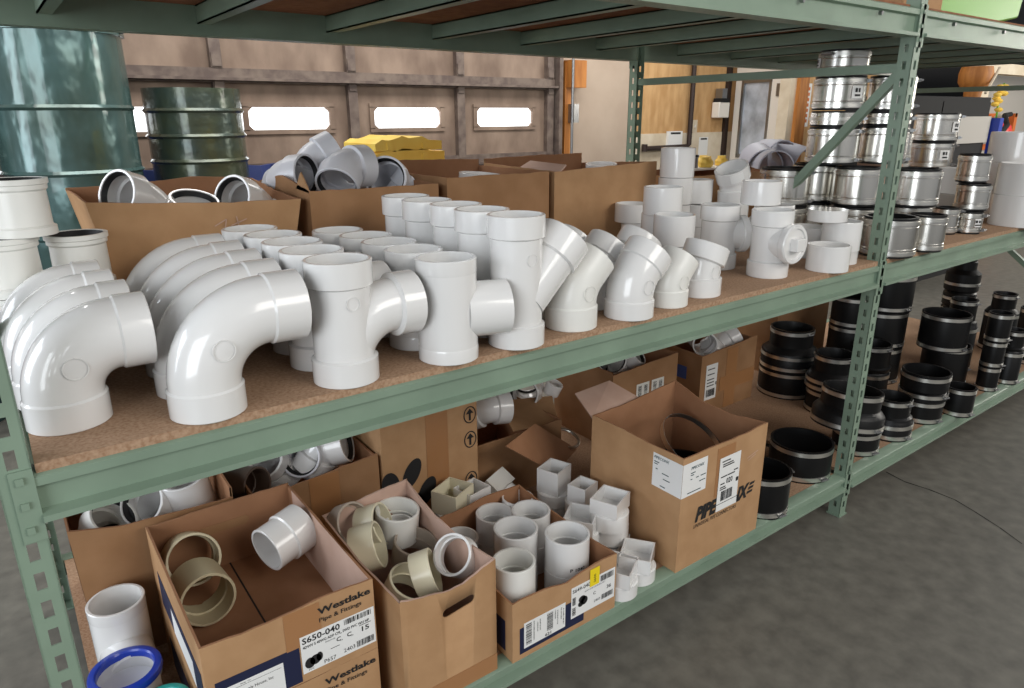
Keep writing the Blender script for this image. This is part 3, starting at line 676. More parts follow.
SH('stainless coupling second level in the dark under the tallest stack', (.265, .430, 1.15), .085, .145, -60)
SH('stainless coupling second level left of the centre upright', (.262, .258, 1.15), .083, .140, -90)
SH('stainless coupling second level right of the centre upright', (.425, .120, 1.148), .085, .136, 40)
SH('stainless coupling on the bottom row behind the small edge coupling', (.47, .155, SM), .085, .145, 40)
SH('stainless coupling at the base of the tallest stack, third level', (.246, .366, 1.298), .09, .135, -100)
SH('short stainless coupling in the middle of the tallest stack', (.246, .366, 1.435), .09, .056, -80)
SH('stainless coupling second from the top of the tallest stack', (.246, .366, 1.494), .09, .118, -90, -20)
SH('topmost stainless coupling, reaching just under the top deck', (.252, .366, 1.614), .086, .09, -90, -135)
SH('stainless coupling third level just left of the centre upright', (.408, .251, 1.298), .081, .138, -90)
SH('short stainless coupling just left of the centre upright', (.408, .251, 1.438), .081, .050, -90)
SH('topmost stainless coupling of the stack just left of the upright', (.408, .251, 1.490), .079, .124, -70)
SH('stainless coupling on the shelf at the base of the right bay stack', (1.26, .44, SM), .088, .115, 0, -100)
SH('stainless coupling second from the bottom of the right bay stack', (1.26, .44, 1.117), .088, .115, 0, -95)
SH('stainless coupling with square label, second from top of right bay stack', (1.26, .44, 1.234), .090, .119, 0, -120)
SH('topmost stainless coupling of the right bay stack', (1.265, .44, 1.355), .092, .127, 0, -100)
SH('stainless coupling behind the centre upright in the right bay', (.86, .45, SM), .088, .14, 0)
SH('stainless coupling second level behind the centre upright', (.86, .45, 1.142), .088, .14, 0)
SH('stainless coupling third level behind the centre upright', (.86, .45, 1.284), .088, .12, 0)
SH('smallest stainless coupling with a paper label at the shelf edge', (.892, .084, SM), .047, .092, 0, -120)
SH('stainless coupling second in the small stack at the shelf edge', (.920, .10, 1.094), .060, .108, 0)
SH('stainless coupling at the top of the small stack at the shelf edge', (.955, .13, 1.204), .058, .115, 0)
SH('tiny labelled stainless coupling left of the small stack', (.80, .14, SM), .045, .11, 0, -80)
SH('tiny stainless coupling right of the small stack', (1.03, .15, SM), .042, .12, 0)
for (loc, h, lb) in (((1.325, .04, SM), .135, 'lower big white coupling at the right end of the shelf'), ((1.33, .04, 1.1355), .135, 'upper big white coupling with black print at the right end')):
    t = coupling('large_coupling', lb, PVC, .125, h, loc, ri=.115, group='big white couplings at the right end')
    if h and loc[2] > 1.1:
        g = G()
        for k, a in enumerate((205, 212, 219)):
            for q in (0, 1):
                M = Matrix.Rotation(math.radians(a), 4, 'Z') @ Matrix.Translation((.1262, 0, 0)) @ Matrix.Rotation(PI/2, 4, 'Z') @ Matrix.Rotation(PI/2, 4, 'X')
                quad(g, -.005, .004, .035+q*.04, .037+q*.04, M); quad(g, -.005, -.003, .035+q*.04, .06+q*.04, M); quad(g, .001, .003, .045+q*.04, .06+q*.04, M)
        g.obj('printing', INK, t)
coupling('large_coupling', 'big white coupling farthest right behind the printed one', PVC, .12, .14, (1.60, .20, 1.255), ri=.11)
coupling('large_coupling', 'big white coupling below the farthest right one', PVC, .12, .254, (1.60, .20, SM), ri=.11)
def plainbox(name, lb, x0, x1, y0, y1, z0, z1, m, cat, grp=None):
    t = thing(name, lb, cat, ((x0+x1)/2, (y0+y1)/2, z0), group=grp); a, b, h = (x1-x0)/2, (y1-y0)/2, z1-z0
    G().box(-a, a, -b, b, 0, h).obj('box_body', m, t, bevel=.002); return t, a, b, h
t, a, b, h = plainbox('white_carton', 'white printed carton between the small steel stack and big couplings', 1.13, 1.21, .20, .34, 1.13, 1.245, PAPER, 'carton')
g = G()
for i in range(2):
    for k in range(2): M = FRONT(-a+.012+.034*i, -b-.001, .02+.05*k); quad(g, 0, .022, 0, .005, M); quad(g, 0, .006, 0, .03, M); quad(g, .014, .02, .01, .03, M)
g.obj('printing', INK, t)
plainbox('white_carton', 'plain pale carton under the printed white carton', 1.12, 1.22, .19, .35, SM, 1.129, GLOSSY, 'carton')
plainbox('pale_carton', 'pale cardboard carton glimpsed right behind the centre upright', .55, .70, .30, .42, 1.146, 1.36, CARDP, 'carton')
plainbox('pale_carton', 'pale carton supporting another behind the centre upright', .56, .69, .31, .42, SM, 1.1455, CARDP, 'carton')

# ------------------------------------------------------------------ black rubber couplings
def rubber(lb, loc, prof, bands, rot=(0, 0, 0), th=.008, grp='black rubber couplings on the bottom shelf', sa=-100):
    t = thing('rubber_coupling', lb, 'coupling', loc, rot, grp)
    P = list(prof)+[(r-th, z) for r, z in reversed(prof)]
    G().lathe(P, 48).obj('sleeve', RUB, t)
    for i, (r, z) in enumerate(bands):
        b = G().lathe([(r, z-.0085), (r+.0028, z-.008), (r+.0028, z+.008), (r, z+.0085)], 48).obj('clamp_band', BAND, t)
        g = G(); screw(g, r+.002, sa+70*(i % 2), z, .8); g.obj('clamp_screw', GALV, b)
    return t
def straight(lb, x, y, z, r, h, rot=(0, 0, 0)):
    return rubber(lb, (x, y, z), [(r, 0), (r, .004), (r-.002, .022), (r-.001, .028), (r-.001, h-.028), (r-.002, h-.022), (r, h-.004), (r, h)], [(r-.002, .014), (r-.002, h-.014)], rot)
def reducer(lb, x, y, z, r1, h1, r2, h, rot=(0, 0, 0), mid=True):
    s = (h-h1)*.22; P = [(r1, 0), (r1, h1), (r1-.004, h1+.006), (r2+.010, h1+s-.004), (r2, h1+s+.004), (r2, h-.003), (r2+.001, h)]
    b = [(r1, .016), (r2, h-.016)]
    if mid: b.insert(1, (r1, h1-.014))
    return rubber(lb, (x, y, z), P, b, rot)
Z = SL
straight('wide black coupling under the big reducer by the open box', .615, .655, Z, .134, .130)
reducer('big black reducer stacked on a wide coupling beside the cardboard box', .615, .655, Z+.132, .132, .085, .100, .200)
reducer('black reducer with tall neck left of the centre upright', .565, .400, Z+.110, .112, .06, .086, .165)
straight('black coupling below the tall necked reducer left of the upright', .565, .400, Z, .105, .108)
straight('very wide shallow black coupling in front of the upright', -.081, .145, Z, .114, .128)
straight('black coupling half hidden by the printed box on the shelf edge', -.430, .074, Z, .091, .150)
straight('wide black coupling lying behind the printed open box', -.22, .50, Z, .15, .085)
straight('black coupling below the tilted wide reducer behind the upright', .275, .115, Z, .090, .095)
reducer('wide black reducer tilted on a coupling behind the upright', .215, .135, Z+.118, .135, .055, .112, .150, (0, 7, 0), False)
reducer('low black reducer at the shelf edge right of the upright', .515, .100, Z, .090, .075, .074, .175)
reducer('double black coupling behind the low reducer, neck upward', .93, .41, Z, .090, .11, .084, .25)
rubber('tall three band black coupling at the shelf edge', (.800, .10, Z), [(.088, 0), (.090, .10), (.098, .108), (.098, .13), (.088, .14), (.096, .15), (.098, .228)], [(.089, .016), (.090, .09), (.097, .130), (.097, .208)])
straight('small black coupling at the shelf edge right of the three band one', .990, .020, Z, .064, .132)
straight('wide black coupling in the middle of the right bay', 1.36, .245, Z, .108, .205)
straight('wide black coupling stacked highest in the middle of the right bay', 1.27, .240, Z+.207, .108, .175)
straight('wide black coupling at the back left of the right bay', 1.14, .49, Z, .118, .185)
straight('wide black coupling second up at the back left', 1.16, .50, Z+.187, .122, .180)
straight('wide black coupling third up under the middle shelf', 1.18, .50, Z+.369, .122, .180)
reducer('black reducer with a narrow neck behind the stacked pair', 1.62, .30, Z, .080, .24, .062, .385)
straight('black coupling at the bottom of the right two coupling stack', 1.42, .060, Z, .047, .125)
straight('black coupling second of the stack at the shelf edge', 1.42, .060, Z+.126, .049, .130)
straight('black coupling topmost of the stack at the shelf edge', 1.42, .060, Z+.257, .052, .140)
reducer('ridged black coupling rightmost at the shelf edge', 1.61, .045, Z, .054, .17, .048, .280)
straight('black coupling under the many ringed reducer at the back', 2.22, .55, Z, .088, .160)
rubber('many ringed black reducer standing tallest at the back', (2.22, .55, Z+.162), [(.085, 0), (.088, .03), (.08, .04), (.088, .05), (.088, .12), (.08, .13), (.092, .14), (.092, .24), (.062, .265), (.062, .31), (.057, .315), (.057, .37)], [(.086, .02), (.088, .09), (.092, .18)])
reducer('black reducer behind the rightmost shelf edge coupling', 2.18, .30, Z, .085, .22, .060, .33)
straight('black coupling at the far right end of the bottom shelf', 2.06, .10, Z, .075, .15)
straight('black coupling stacked at the far right end of the shelf', 2.06, .10, Z+.152, .075, .15)
reducer('black reducer with orange plug behind the back left stack', 1.46, .66, Z+.23, .066, .12, .045, .22)
straight('black coupling under the reducer with the orange plug', 1.46, .66, Z, .070, .228)
t = thing('orange_plug', 'dull orange plug in the neck of a black reducer', 'plug', (1.46, .66, Z+.442)); G().lathe([(.0001, 0), (.034, 0), (.034, .01), (.022, .014), (.022, .04), (.0001, .04)], 20).obj('body', TIMB, t)
straight('black coupling on the bottom shelf behind the centre upright', .98, .56, Z, .10, .15)
straight('black coupling stacked behind the centre upright', .98, .56, Z+.152, .10, .15)
straight('topmost black coupling stacked behind the centre upright', .98, .56, Z+.304, .10, .15)

# ------------------------------------------------------------------ beyond the right bay
t = thing('storage_cabinet', 'tall black cabinet standing behind the right bay', 'cabinet', (4.35, 1.95, 0))
G().box(-.75, .85, -.25, .25, .05, 1.62).obj('cabinet_body', BLACK, t, bevel=.006); G().box(-.74, .84, -.24, .24, 0, .05).obj('plinth', BLACK, t)
g = G(); g.box(-.74, -.14, -.262, -.252, .08, 1.58); g.obj('cabinet_door', BLACK, t); g = G(); g.box(-.12, .83, -.262, -.252, .08, 1.58); g.obj('cabinet_door', BLACK, t); g = G(); g.box(.20, .84, -.285, -.264, 1.225, 1.455); g.obj('grey_panel', GLOSSY, t)
tag(G().box(5.22, 5.30, 1.60, 1.68, 0, 1.44).obj('blue_post', BLUE), 'dark blue post beside the black cabinet', 'post')
t = thing('wooden_spool', 'brown wooden spool with a slanted stick on the black cabinet', 'spool', (5.03, 1.80, 1.622))
G().lathe([(.0001, 0), (.07, 0), (.075, .05), (.10, .07), (.135, .13), (.14, .20), (.125, .26), (.0001, .26)], 24).obj('spool_body', TIMB, t)
g = G(); g.tube([(-.10, -.145, .03), (.09, -.15, .25)], .012, 8, cap=True); g.obj('stick', WPAINT, t)
g = G(); g.box(5.9, 12, 3.15, 3.21, 0, 3.2); g.box(11.9, 12, -7, 3.4, 0, .9); struct(g.obj('wall_back_5', BLACK))
# cream framed opening with goods
g = G(); FX0, FX1, FY = 5.66, 8.6, 1.98
g.box(FX0, FX0+.20, FY, FY+.12, 0, 1.86); g.box(FX1-.10, FX1, FY, FY+.12, 0, 1.86); g.box(FX0, FX1, FY, FY+.12, 1.86, 1.96); g.box(FX0+.20, FX0+.25, FY+.05, FY+.12, 0, 1.86)
struct(g.obj('door_3', WPAINT))
g = G(); g.box(FX0+.80, FX1+2.5, FY+.42, FY+.46, .0, 2.02); struct(g.obj('wall_right', GLOSSY))
t = thing('silk_flowers', 'bunch of yellow flowers hanging in the cream door frame', 'flowers', (6.90, 2.24, 1.50))
rn = random.Random(3)
for k in range(9):
    c = (rn.uniform(-.08, .08), rn.uniform(-.03, .03), rn.uniform(0, .3)); G().lathe([(.0001, -.03), (.03, -.02), (.045, 0), (.03, .02), (.0001, .03)], 10, T(*c)).obj('flower', YELP, t)
g = G(); g.tube([(0, 0, -.2), (0, .02, .1), (.01, 0, .3)], .01, 8, cap=True); g.obj('stem', GRN, t)
t = thing('red_bag', 'round red bag with pale top hanging inside the cream frame', 'bag', (7.02, 2.25, 1.18)); G().lathe([(.0001, 0), (.10, .02), (.14, .09), (.12, .17), (.05, .22), (.0001, .22)], 24).obj('pouch', REDP, t); G().lathe([(.04, .21), (.07, .26), (.03, .30), (.0001, .30)], 20).obj('neck', WDOOR, t)
tag(G().box(7.28, 7.36, 2.2, 2.26, 0, 1.48).box(6.85, 7.36, 2.36, 2.39, 1.08, 1.14).box(7.29, 7.35, 2.2, 2.39, 1.08, 1.14).box(6.85, 7.36, 2.36, 2.39, 1.44, 1.48).box(7.29, 7.35, 2.2, 2.39, 1.44, 1.48).obj('display_stand', ORNG), 'orange metal stand inside the cream door frame', 'stand')
tag(G().tube([(5.95, 1.93, 1.36), (6.15, 1.90, 1.30), (6.40, 1.95, 1.36), (6.65, 2.08, 1.46), (7.0, 2.15, 1.47)], .026, 10, cap=True).obj('cable', BLACK), 'thick black cable drooping across the cream door frame', 'cable')
# top deck goods
t = thing('storage_tote', 'bright green tote on the top deck of the right bay', 'tote', (.70, .36, STP)); G().prism([(-.31, 0), (.10, 0), (.38, .045), (.44, .32), (-.34, .32)], -.24, .22, 'y').obj('tote_body', GRN, t, bevel=.008)
g = G(); g.box(-.36, .46, -.26, .24, .32, .345); g.obj('tote_lid', GRN, t, bevel=.006)
plainbox('cardboard_box', 'brown cardboard box on the top deck left of the green tote', .09, .36, .10, .42, STP, 2.05, CARD, 'box')

# ------------------------------------------------------------------ cartons and fittings on the bottom shelf
def maker_print(o, W, D, H, seed, full):
    y = -D/2
    g = G(); M = lambda x, z: FRONT(x, y-.0012, z)
    text(g, 'Westlake', M(.050, H-.032), .0155, .118, bold=.03); text(g, 'Pipe & Fittings', M(.052, H-.051), .0105, .094, bold=.01); g.obj('printing', INK, o)
    nb = G(); nb.box(-.160, .005, y-.0009, y-.0003, .004, .092); nb.obj('navy_band', NAVY, o)
    nb = G(); nb.box(-W/2-.0009, -W/2-.0003, -D/2+.03, D/2-.08, .01, .10); nb.obj('navy_band', NAVY, o)
    if not full: return
    s = sticker(o, -.168, -.030, .002, .072, y); g = G(); M2 = lambda x, z: FRONT(x, y-.0016, z)
    text(g, 'Construction Supply House, Inc', M2(-.164, .046), .0075, .112); text(g, '2nd Street', M2(-.135, .032), .0075, .044)
    quad(g, -.163, -.035, .0625, .0632, FRONT(0, y-.0016, 0)); text(g, 'Ship To', M2(-.115, .066), .003, .02); g.obj('printing', INK, s)
    s = sticker(o, .008, .173, .020, .112, y); g = G()
    text(g, 'S650-040', M2(.012, .093), .0145, .082, bold=.02); text(g, '4DWV S 40WG ADP CPL, SWD PVC WH NP', M2(.012, .081), .0066, .148, bold=.02)
    barcode(g, .104, .166, .096, .109, M2(0, 0), seed); text(g, '15', M2(.142, .062), .012, .017, bold=.02); text(g, '2403', M2(.098, .028), .010, .026); text(g, 'P657', M2(.054, .024), .010, .026)
    barcode(g, .128, .168, .026, .042, M2(0, 0), seed+1)
    for x in (.084, .108): text(g, 'C', M2(x, .064), .010, .010, bold=.02); text(g, 'us', M2(x+.008, .062), .004, .006)
    text(g, 'MADE IN USA', M2(.060, .074), .003, .022); quad(g, .070, .090, .0525, .0540, M2(0, 0)); quad(g, .136, .164, .0775, .0790, M2(0, 0))
    for (cx, cz, rx, rz) in ((.024, .042, .011, .013), (.036, .045, .012, .012), (.045, .048, .007, .011)):
        g.add([(cx+rx*math.cos(2*PI*i/20), y-.0017, cz+rz*math.sin(2*PI*i/20)) for i in range(20)], [tuple(range(20))])
    text(g, 'PVC', M2(.020, .024), .004, .012)
    g.obj('printing', INK, s)
W2 = carton('cardboard_box', 'printed cardboard carton underneath the open two coupling carton', .352, .515, .186, (-2.076, .312, SL), 0, m=CARD); maker_print(W2, .352, .515, .186, 5, False)
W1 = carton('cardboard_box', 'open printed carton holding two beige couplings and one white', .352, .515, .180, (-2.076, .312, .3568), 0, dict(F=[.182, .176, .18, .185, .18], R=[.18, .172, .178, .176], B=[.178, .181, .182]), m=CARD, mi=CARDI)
maker_print(W1, .352, .515, .18, 1, True)
g = G(); g.box(.1705, .1712, -.25, .22, .008, .176); g.obj('pale_lining', CARDP, W1)
g = G(); g.box(-.02, .055, -.2585, -.2577, .09, .178); g.obj('tape', TAPE, W1)
g = G(); g.box(-.1772, -.1766, -.15, .05, .01, .075); g.obj('label', PAPER, W1)
slot = G().prism([(-.05+.012*math.cos(a), .118+.012*math.sin(a)) for a in [PI/2+PI*i/8 for i in range(9)]]+[(.05+.012*math.cos(a), .118+.012*math.sin(a)) for a in [-PI/2+PI*i/8 for i in range(9)]], .2510, .2520, 'y').obj('hand_slot', CARDD, W1)
def ring(name, lb, pt, d, m, r, h, grp=None, cat='coupling', step=None, roll=0):
    """coupling or bushing whose open end faces d, that opening centred on pt"""
    if step: o = adapter(name, lb, m, r, h*.5, step, h*.5, group=grp, cat=cat)
    else: o = coupling(name, lb, m, r, h, group=grp, cat=cat)
    q = Vector((0, 0, -1)).rotation_difference(Vector(d).normalized())
    o.matrix_world = Matrix.Translation(pt) @ q.to_matrix().to_4x4() @ Matrix.Rotation(math.radians(roll), 4, 'Z'); return o
ring('pipe_coupling', 'beige coupling facing the aisle in the open printed carton', (-2.176, .345, .430), (.04, -.97, .12), BEIGE, .0625, .105)
ring('pipe_coupling', 'beige coupling lying behind the other beige one in the carton', (-2.174, .462, .472), (.02, -.88, .40), BEIGE, .0625, .090)
ring('stepped_adapter', 'white stepped adapter lying alone at the back of the printed carton', (-2.022, .40, .468), (-.93, -.30, -.12), PVC, .0575, .11, step=.0625)
# white tee and capped fittings at the lower left corner
tee('sanitary_tee', 'white tee standing left of the printed cartons on the bottom shelf', 'pipe tee', .228, 'straight', PVC, loc=(-2.345, .525, SL), rot=(0, 0, -90))
for lb, x, y, r, m, h in (('white pipe fitting with a bright blue rim before the white tee', -2.362, .346, .072, BLUE, .170), ('white pipe fitting with a turquoise rim at the bottom left corner', -2.312, .218, .052, TEALP, .152)):
    t = thing('rimmed_fitting', lb, 'fitting', (x, y, SL))
    G().lathe([(r-.014, 0), (r-.008, 0), (r-.008, h-.01), (r-.014, h-.01)], 40).obj('body', INNER, t)
    G().lathe([(r-.016, h-.018), (r, h-.018), (r+.002, h-.012), (r, h-.002), (r-.004, h), (r-.013, h), (r-.016, h-.004)], 44).obj('coloured_rim', m, t)
    G().lathe([(.0001, h-.05), (r-.013, h-.05), (r-.013, h-.046), (.0001, h-.046)], 40).obj('inner_disc', GREYP, t)
# open box with hand hole
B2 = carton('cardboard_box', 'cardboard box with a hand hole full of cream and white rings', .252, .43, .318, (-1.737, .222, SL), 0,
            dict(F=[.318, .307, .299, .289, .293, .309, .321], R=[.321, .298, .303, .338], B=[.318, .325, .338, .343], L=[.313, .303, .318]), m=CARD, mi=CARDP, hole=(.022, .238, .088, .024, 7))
g = G(); g.box(-.126, .126, -.2165, -.2157, .0, .05); g.obj('tape', TAPE, B2)
gr = 'rings and bushings in the box with the hand hole'
ring('pipe_bushing', 'brown glossy ring at the back left of the hand hole box', (-1.795, .385, .465), (.35, -.75, .45), TAUPE, .058, .045, gr, 'bushing')
ring('pipe_bushing', 'cream ring second from left, tilted toward the hand hole box centre', (-1.722, .372, .445), (.65, -.65, .35), CREAM, .057, .06, gr, 'bushing')
ring('pipe_bushing', 'cream stepped bushing standing upright at the back of the hand hole box', (-1.676, .375, .470), (.05, -.1, 1), PVCW, .060, .09, gr, 'bushing')
coupling('inner_ring', 'small white ring inside the upright cream bushing', PVC, .038, .03, (-1.675, .378, .40), cat='ring')
ring('pipe_bushing', 'glossy cream ring at the left side, its round side toward the aisle', (-1.772, .290, .445), (.72, -.45, .25), CREAM, .060, .065, gr, 'bushing')
ring('pipe_bushing', 'cream ring lowest in front at the left, opening upward', (-1.760, .145, .415), (.25, -.35, .9), CREAM, .058, .07, gr, 'bushing')
ring('pipe_bushing', 'cream ring in front at the middle of the hand hole box, opening right', (-1.705, .130, .430), (.80, -.45, .30), CREAM, .056, .05, gr, 'bushing')
ring('pipe_bushing', 'white bushing at the front right corner, opening to the left', (-1.660, .125, .458), (-.62, -.30, .55), PVC, .052, .05, gr, 'bushing')
ring('pipe_bushing', 'taupe bushing lying beneath the upright cream one', (-1.672, .285, .415), (.1, -.2, .95), TAUPE, .058, .07, gr, 'bushing')
# wide labelled box
B3 = carton('cardboard_box', 'low labelled cardboard box of stacked white couplings with yellow sticker', .355, .44, .176, (-1.392, .218, SL), 0,
            dict(F=[.176, .179, .171, .161, .171, .177, .175], B=[.179, .181, .196, .189], R=[.175, .169, .176, .189]), m=CARD, mi=CARDI)
y = -.22
nb = G(); nb.box(-.155, .06, y-.0009, y-.0003, .016, .094); nb.obj('navy_band', NAVY, B3)
nb = G(); nb.box(-.1784, -.1778, -.19, .15, .02, .11); nb.obj('navy_band', NAVY, B3)
s = sticker(B3, -.142, -.006, .028, .104, y); g = G(); M2 = lambda x, z: FRONT(x, y-.0016, z)
barcode(g, -.136, -.118, .036, .098, M2(0, 0), 3, True); barcode(g, -.068, -.048, .045, .098, M2(0, 0), 4, True); text(g, '621', M2(-.074, .031), .009, .020, bold=.02)
for k, (x, z0, z1) in enumerate(((-.112, .04, .098), (-.100, .06, .09), (-.092, .06, .095), (-.042, .07, .098), (-.034, .05, .095), (-.022, .06, .095), (-.014, .04, .09))): barcode(g, x, x+.003, z0, z1, M2(0, 0), 20+k, True)
g.obj('printing', INK, s)
s = sticker(B3, .014, .172, .040, .136, y); g = G()
text(g, 'S649-040', M2(.018, .118), .0115, .062, bold=.01); barcode(g, .118, .166, .112, .130, M2(0, 0), 6); text(g, '36', M2(.142, .080), .011, .016, bold=.02); text(g, '4DWV S 40 COUPLING PVC', M2(.060, .104), .0045, .075); text(g, 'C', M2(.092, .082), .009, .009, bold=.02); text(g, '2403', M2(.096, .056), .008, .022)
barcode(g, .124, .166, .052, .068, M2(0, 0), 7); barcode(g, .018, .030, .048, .072, M2(0, 0), 8, True); barcode(g, .018, .030, .080, .104, M2(0, 0), 9)
for (cx, cz, rx, rz) in ((.052, .088, .012, .010), (.060, .080, .012, .013), (.048, .074, .010, .009)): g.add([(cx+rx*math.cos(2*PI*i/20), y-.0017, cz+rz*math.sin(2*PI*i/20)) for i in range(20)], [tuple(range(20))])
g.obj('printing', mat('grey print', (120, 120, 124), 0.7) if 0 else INK, s)
s = sticker(B3, .078, .112, .112, .166, y, YEL, 'yellow_sticker', 'F', .0026); g = G(); text(g, '3600', FRONT(.099, y-.0032, .122) @ Matrix.Rotation(PI/2, 4, 'Z'), .008, .026); g.obj('printing', INK, s)
gk = 'white couplings stacked in the low labelled box'
def stack(x, y, r, hs, lbs, m=PVC):
    zz = SL+.0055
    for h, lb in zip(hs, lbs):
        o = coupling('pipe_coupling', lb, m, r, h-.0008, (x, y, zz), group=gk); zz += h
    return o
o = stack(-1.297, .110, .0625, (.105, .105), ('lower white coupling at the front right of the low labelled box', 'upper white coupling with black print at the front right of the box'))
g = G()
M = Matrix.Rotation(math.radians(-122), 4, 'Z') @ Matrix.Translation((.0632, 0, 0)) @ Matrix.Rotation(PI/2, 4, 'Z') @ Matrix.Rotation(PI/2, 4, 'X'); text(g, 'P 1040', M @ Matrix.Translation((0, .02, 0)), .010, .045, bold=.02, wrap=.0632)
g.obj('printing', INK, o)
stack(-1.400, .210, .0625, (.105, .110), ('lower white coupling in the middle of the low labelled box', 'upper white coupling in the middle of the low labelled box'))
stack(-1.355, .375, .0585, (.080, .085), ('lower white coupling at the back of the low labelled box', 'upper white coupling at the back of the low labelled box'))
stack(-1.284, .290, .0585, (.090, .10), ('lower white coupling behind the printed white coupling', 'upper white coupling behind the printed white coupling'))
stack(-1.500, .085, .0560, (.110, .112), ('lower warm white coupling at the front left of the low labelled box', 'upper warm white coupling at the front left of the low labelled box'), PVCW)
stack(-1.498, .35, .055, (.07, .08), ('lower white coupling at the back left of the low labelled box', 'upper white coupling at the back left of the low labelled box'))
stack(-1.250, .40, .050, (.08, .09), ('lower white coupling in the back right corner of the low box', 'upper white coupling in the back right corner of the low box'))
# square to round downspout adapters
def downspout(lb, loc, rot=(0, 0, 0), r=.057, hr=.045, a=.052, hs=.045, m=PVC, m2=None, inv=False):
    t = thing('downspout_adapter', lb, 'adapter', loc, rot, 'square to round adapters between the boxes')
    F = T(0, 0, hr+hs, 180) if inv else Matrix.Identity(4)
    G().lathe([(r-.004, 0), (r, 0), (r, hr-.003), (r-.004, hr), (.030, hr), (.030, hr-.004), (r-.006, hr-.005)], 40, F).obj('round_socket', m, t)
    g = G(); k = .004; b = a*.88
    o = [(-a,-b),(a,-b),(a,b),(-a,b)]; i_ = [(-a+k,-b+k),(a-k,-b+k),(a-k,b-k),(-a+k,b-k)]
    vs = [(x, y, hr-.0005) for x, y in o]+[(x, y, hr+hs) for x, y in o]+[(x, y, hr+hs) for x, y in i_]+[(x, y, hr+.004) for x, y in i_]
    fs = []
    for q in range(4):
        n = (q+1) % 4; fs += [(q, n, 4+n, 4+q), (4+q, 4+n, 8+n, 8+q), (8+q, 8+n, 12+n, 12+q)]
    fs.append((12, 13, 14, 15)); g.add(vs, fs, F).obj('square_socket', m2 or m, t)
    return t
ds = downspout
ds('white square to round adapter alone on the shelf edge by the printed box', (-1.062, .062, SL), (0, 0, 35), m2=PVC)
ds('white square to round adapter beside the yellow stickered box', (-1.152, .048, SL), (0, 0, 30))
ds('upside down white adapter in the tall stack beside the printed box', (-1.055, .185, SL), (0, 0, 20), inv=True, hs=.062, r=.057, hr=.055)
ds('topmost white square to round adapter of the tall stack', (-1.065, .180, SL+.118), (0, 0, 22), r=.059, hr=.052, hs=.048, a=.050)
ds('white adapter with wide square top left of the tall stack', (-1.148, .215, SL+.075), (0, 0, 35), hs=.050, a=.052)
ds('upside down cream adapter beneath the wide square topped one', (-1.148, .215, SL), (0, 0, 15), hr=.034, hs=.04, m=PVCW, inv=True)
ds('white adapter behind the tall stack beside the printed box', (-1.035, .335, SL+.075), (0, 0, 15), hs=.06, a=.038)
ds('lowest white adapter behind the tall stack', (-1.035, .335, SL), (0, 0, 5), hr=.034, hs=.04, inv=True)
ds('white adapter standing under the loose brown flap', (-1.060, .450, SL+.07), (0, 0, 20), hs=.085, a=.045)
ds('lowest white adapter under the loose brown flap', (-1.060, .450, SL), (0, 0, 0), hr=.03, hs=.038, inv=True)
ds('white adapter lying tilted behind the low labelled box', (-1.175, .545, .225), (-55, 0, 25), a=.055, hs=.06, m2=PVCW)
ds('cream square adapter between the low box and the tall marked box', (-1.405, .535, SL+.08), (0, 0, 25), a=.052, hs=.075, m=PVCW, m2=CREAM)
ds('white adapter supporting the cream square one', (-1.405, .535, SL), (0, 0, 0), hr=.035, hs=.044, inv=True)
ds('white adapter peeking up behind the low labelled box', (-1.335, .530, SL+.055), (0, 0, 10), a=.045, hs=.08)
# printed open box
PC = carton('cardboard_box', 'large open cardboard box with black lettering and paper labels', .40, .38, .385, (-.762, .188, SL), 0,
            dict(F=[.380, .380, .378, .380, .385], L=[.380, .379, .385, .383], R=[.385, .368, .373, .413], B=[.383, .385, .398, .413]), m=CARD, mi=CARDI)
y = -.19; W = .40
s = sticker(PC, -.200, -.092, .252, .360, y); g = G(); M2 = lambda x, z: FRONT(x, y-.0016, z-(-.014))
text(g, 'PIPECONX', M2(-.165, .322), .009, .058, shear=.25, bold=.02)
M2 = lambda x, z: FRONT(x, y-.0016, z+.014)
for (x, z, wd) in ((-.165, .309, .02), (-.165, .302, .014), (-.165, .289, .008), (-.140, .289, .012), (-.120, .289, .024), (-.125, .272, .028), (-.175, .246, .06)): quad(g, x, x+wd, z, z+.003, M2(0, 0))
g.obj('printing', mat('dark teal ink', (20, 60, 66), 0.6), s)
s = sticker(PC, -.19, -.078, .252, .360, -W/2, PAPER, 'label', 'L'); g = G(); ML = lambda x, z: LEFT(-W/2-.0016, x, z+.014)
text(g, 'PIPECONX', ML(-.082, .330), .009, .058, shear=.25, bold=.02)
for (q, z, wd) in ((-.083, .318, .02), (-.083, .311, .014), (-.090, .296, .008), (-.115, .289, .026), (-.120, .272, .026), (-.11, .246, .02)): g.add([(-W/2-.0016, q, z+.014), (-W/2-.0016, q-wd, z+.014), (-W/2-.0016, q-wd, z+.017), (-W/2-.0016, q, z+.017)], [(0, 1, 2, 3)])
g.obj('printing', bpy.data.materials['dark teal ink'], s)
M2 = lambda x, z: FRONT(x, y-.0016, z)
g = G(); text(g, 'PIPECONX', M2(-.128, .150), .046, .262, shear=.28, bold=.055)
for k in range(3): g.add([(.122+.006*k, y-.0014, .156+.014*k), (.150+.004*k, y-.0014, .158+.014*k), (.154+.004*k, y-.0014, .166+.014*k), (.126+.006*k, y-.0014, .166+.014*k)], [(0, 1, 2, 3)])
text(g, 'UNIVERSAL PIPE CONNECTORS', FRONT(-.132, y-.0014, .128), .013, .205, shear=.2); g.obj('printing', INK, PC)
g = G(); g.box(-.045, .04, y-.0010, y-.0004, .20, .366); g.obj('tape', TAPE, PC)
s = sticker(PC, -.032, .068, .148, .330, y, off=.0028); g = G(); M3 = lambda x, z: FRONT(x-.010, y-.0034, z)
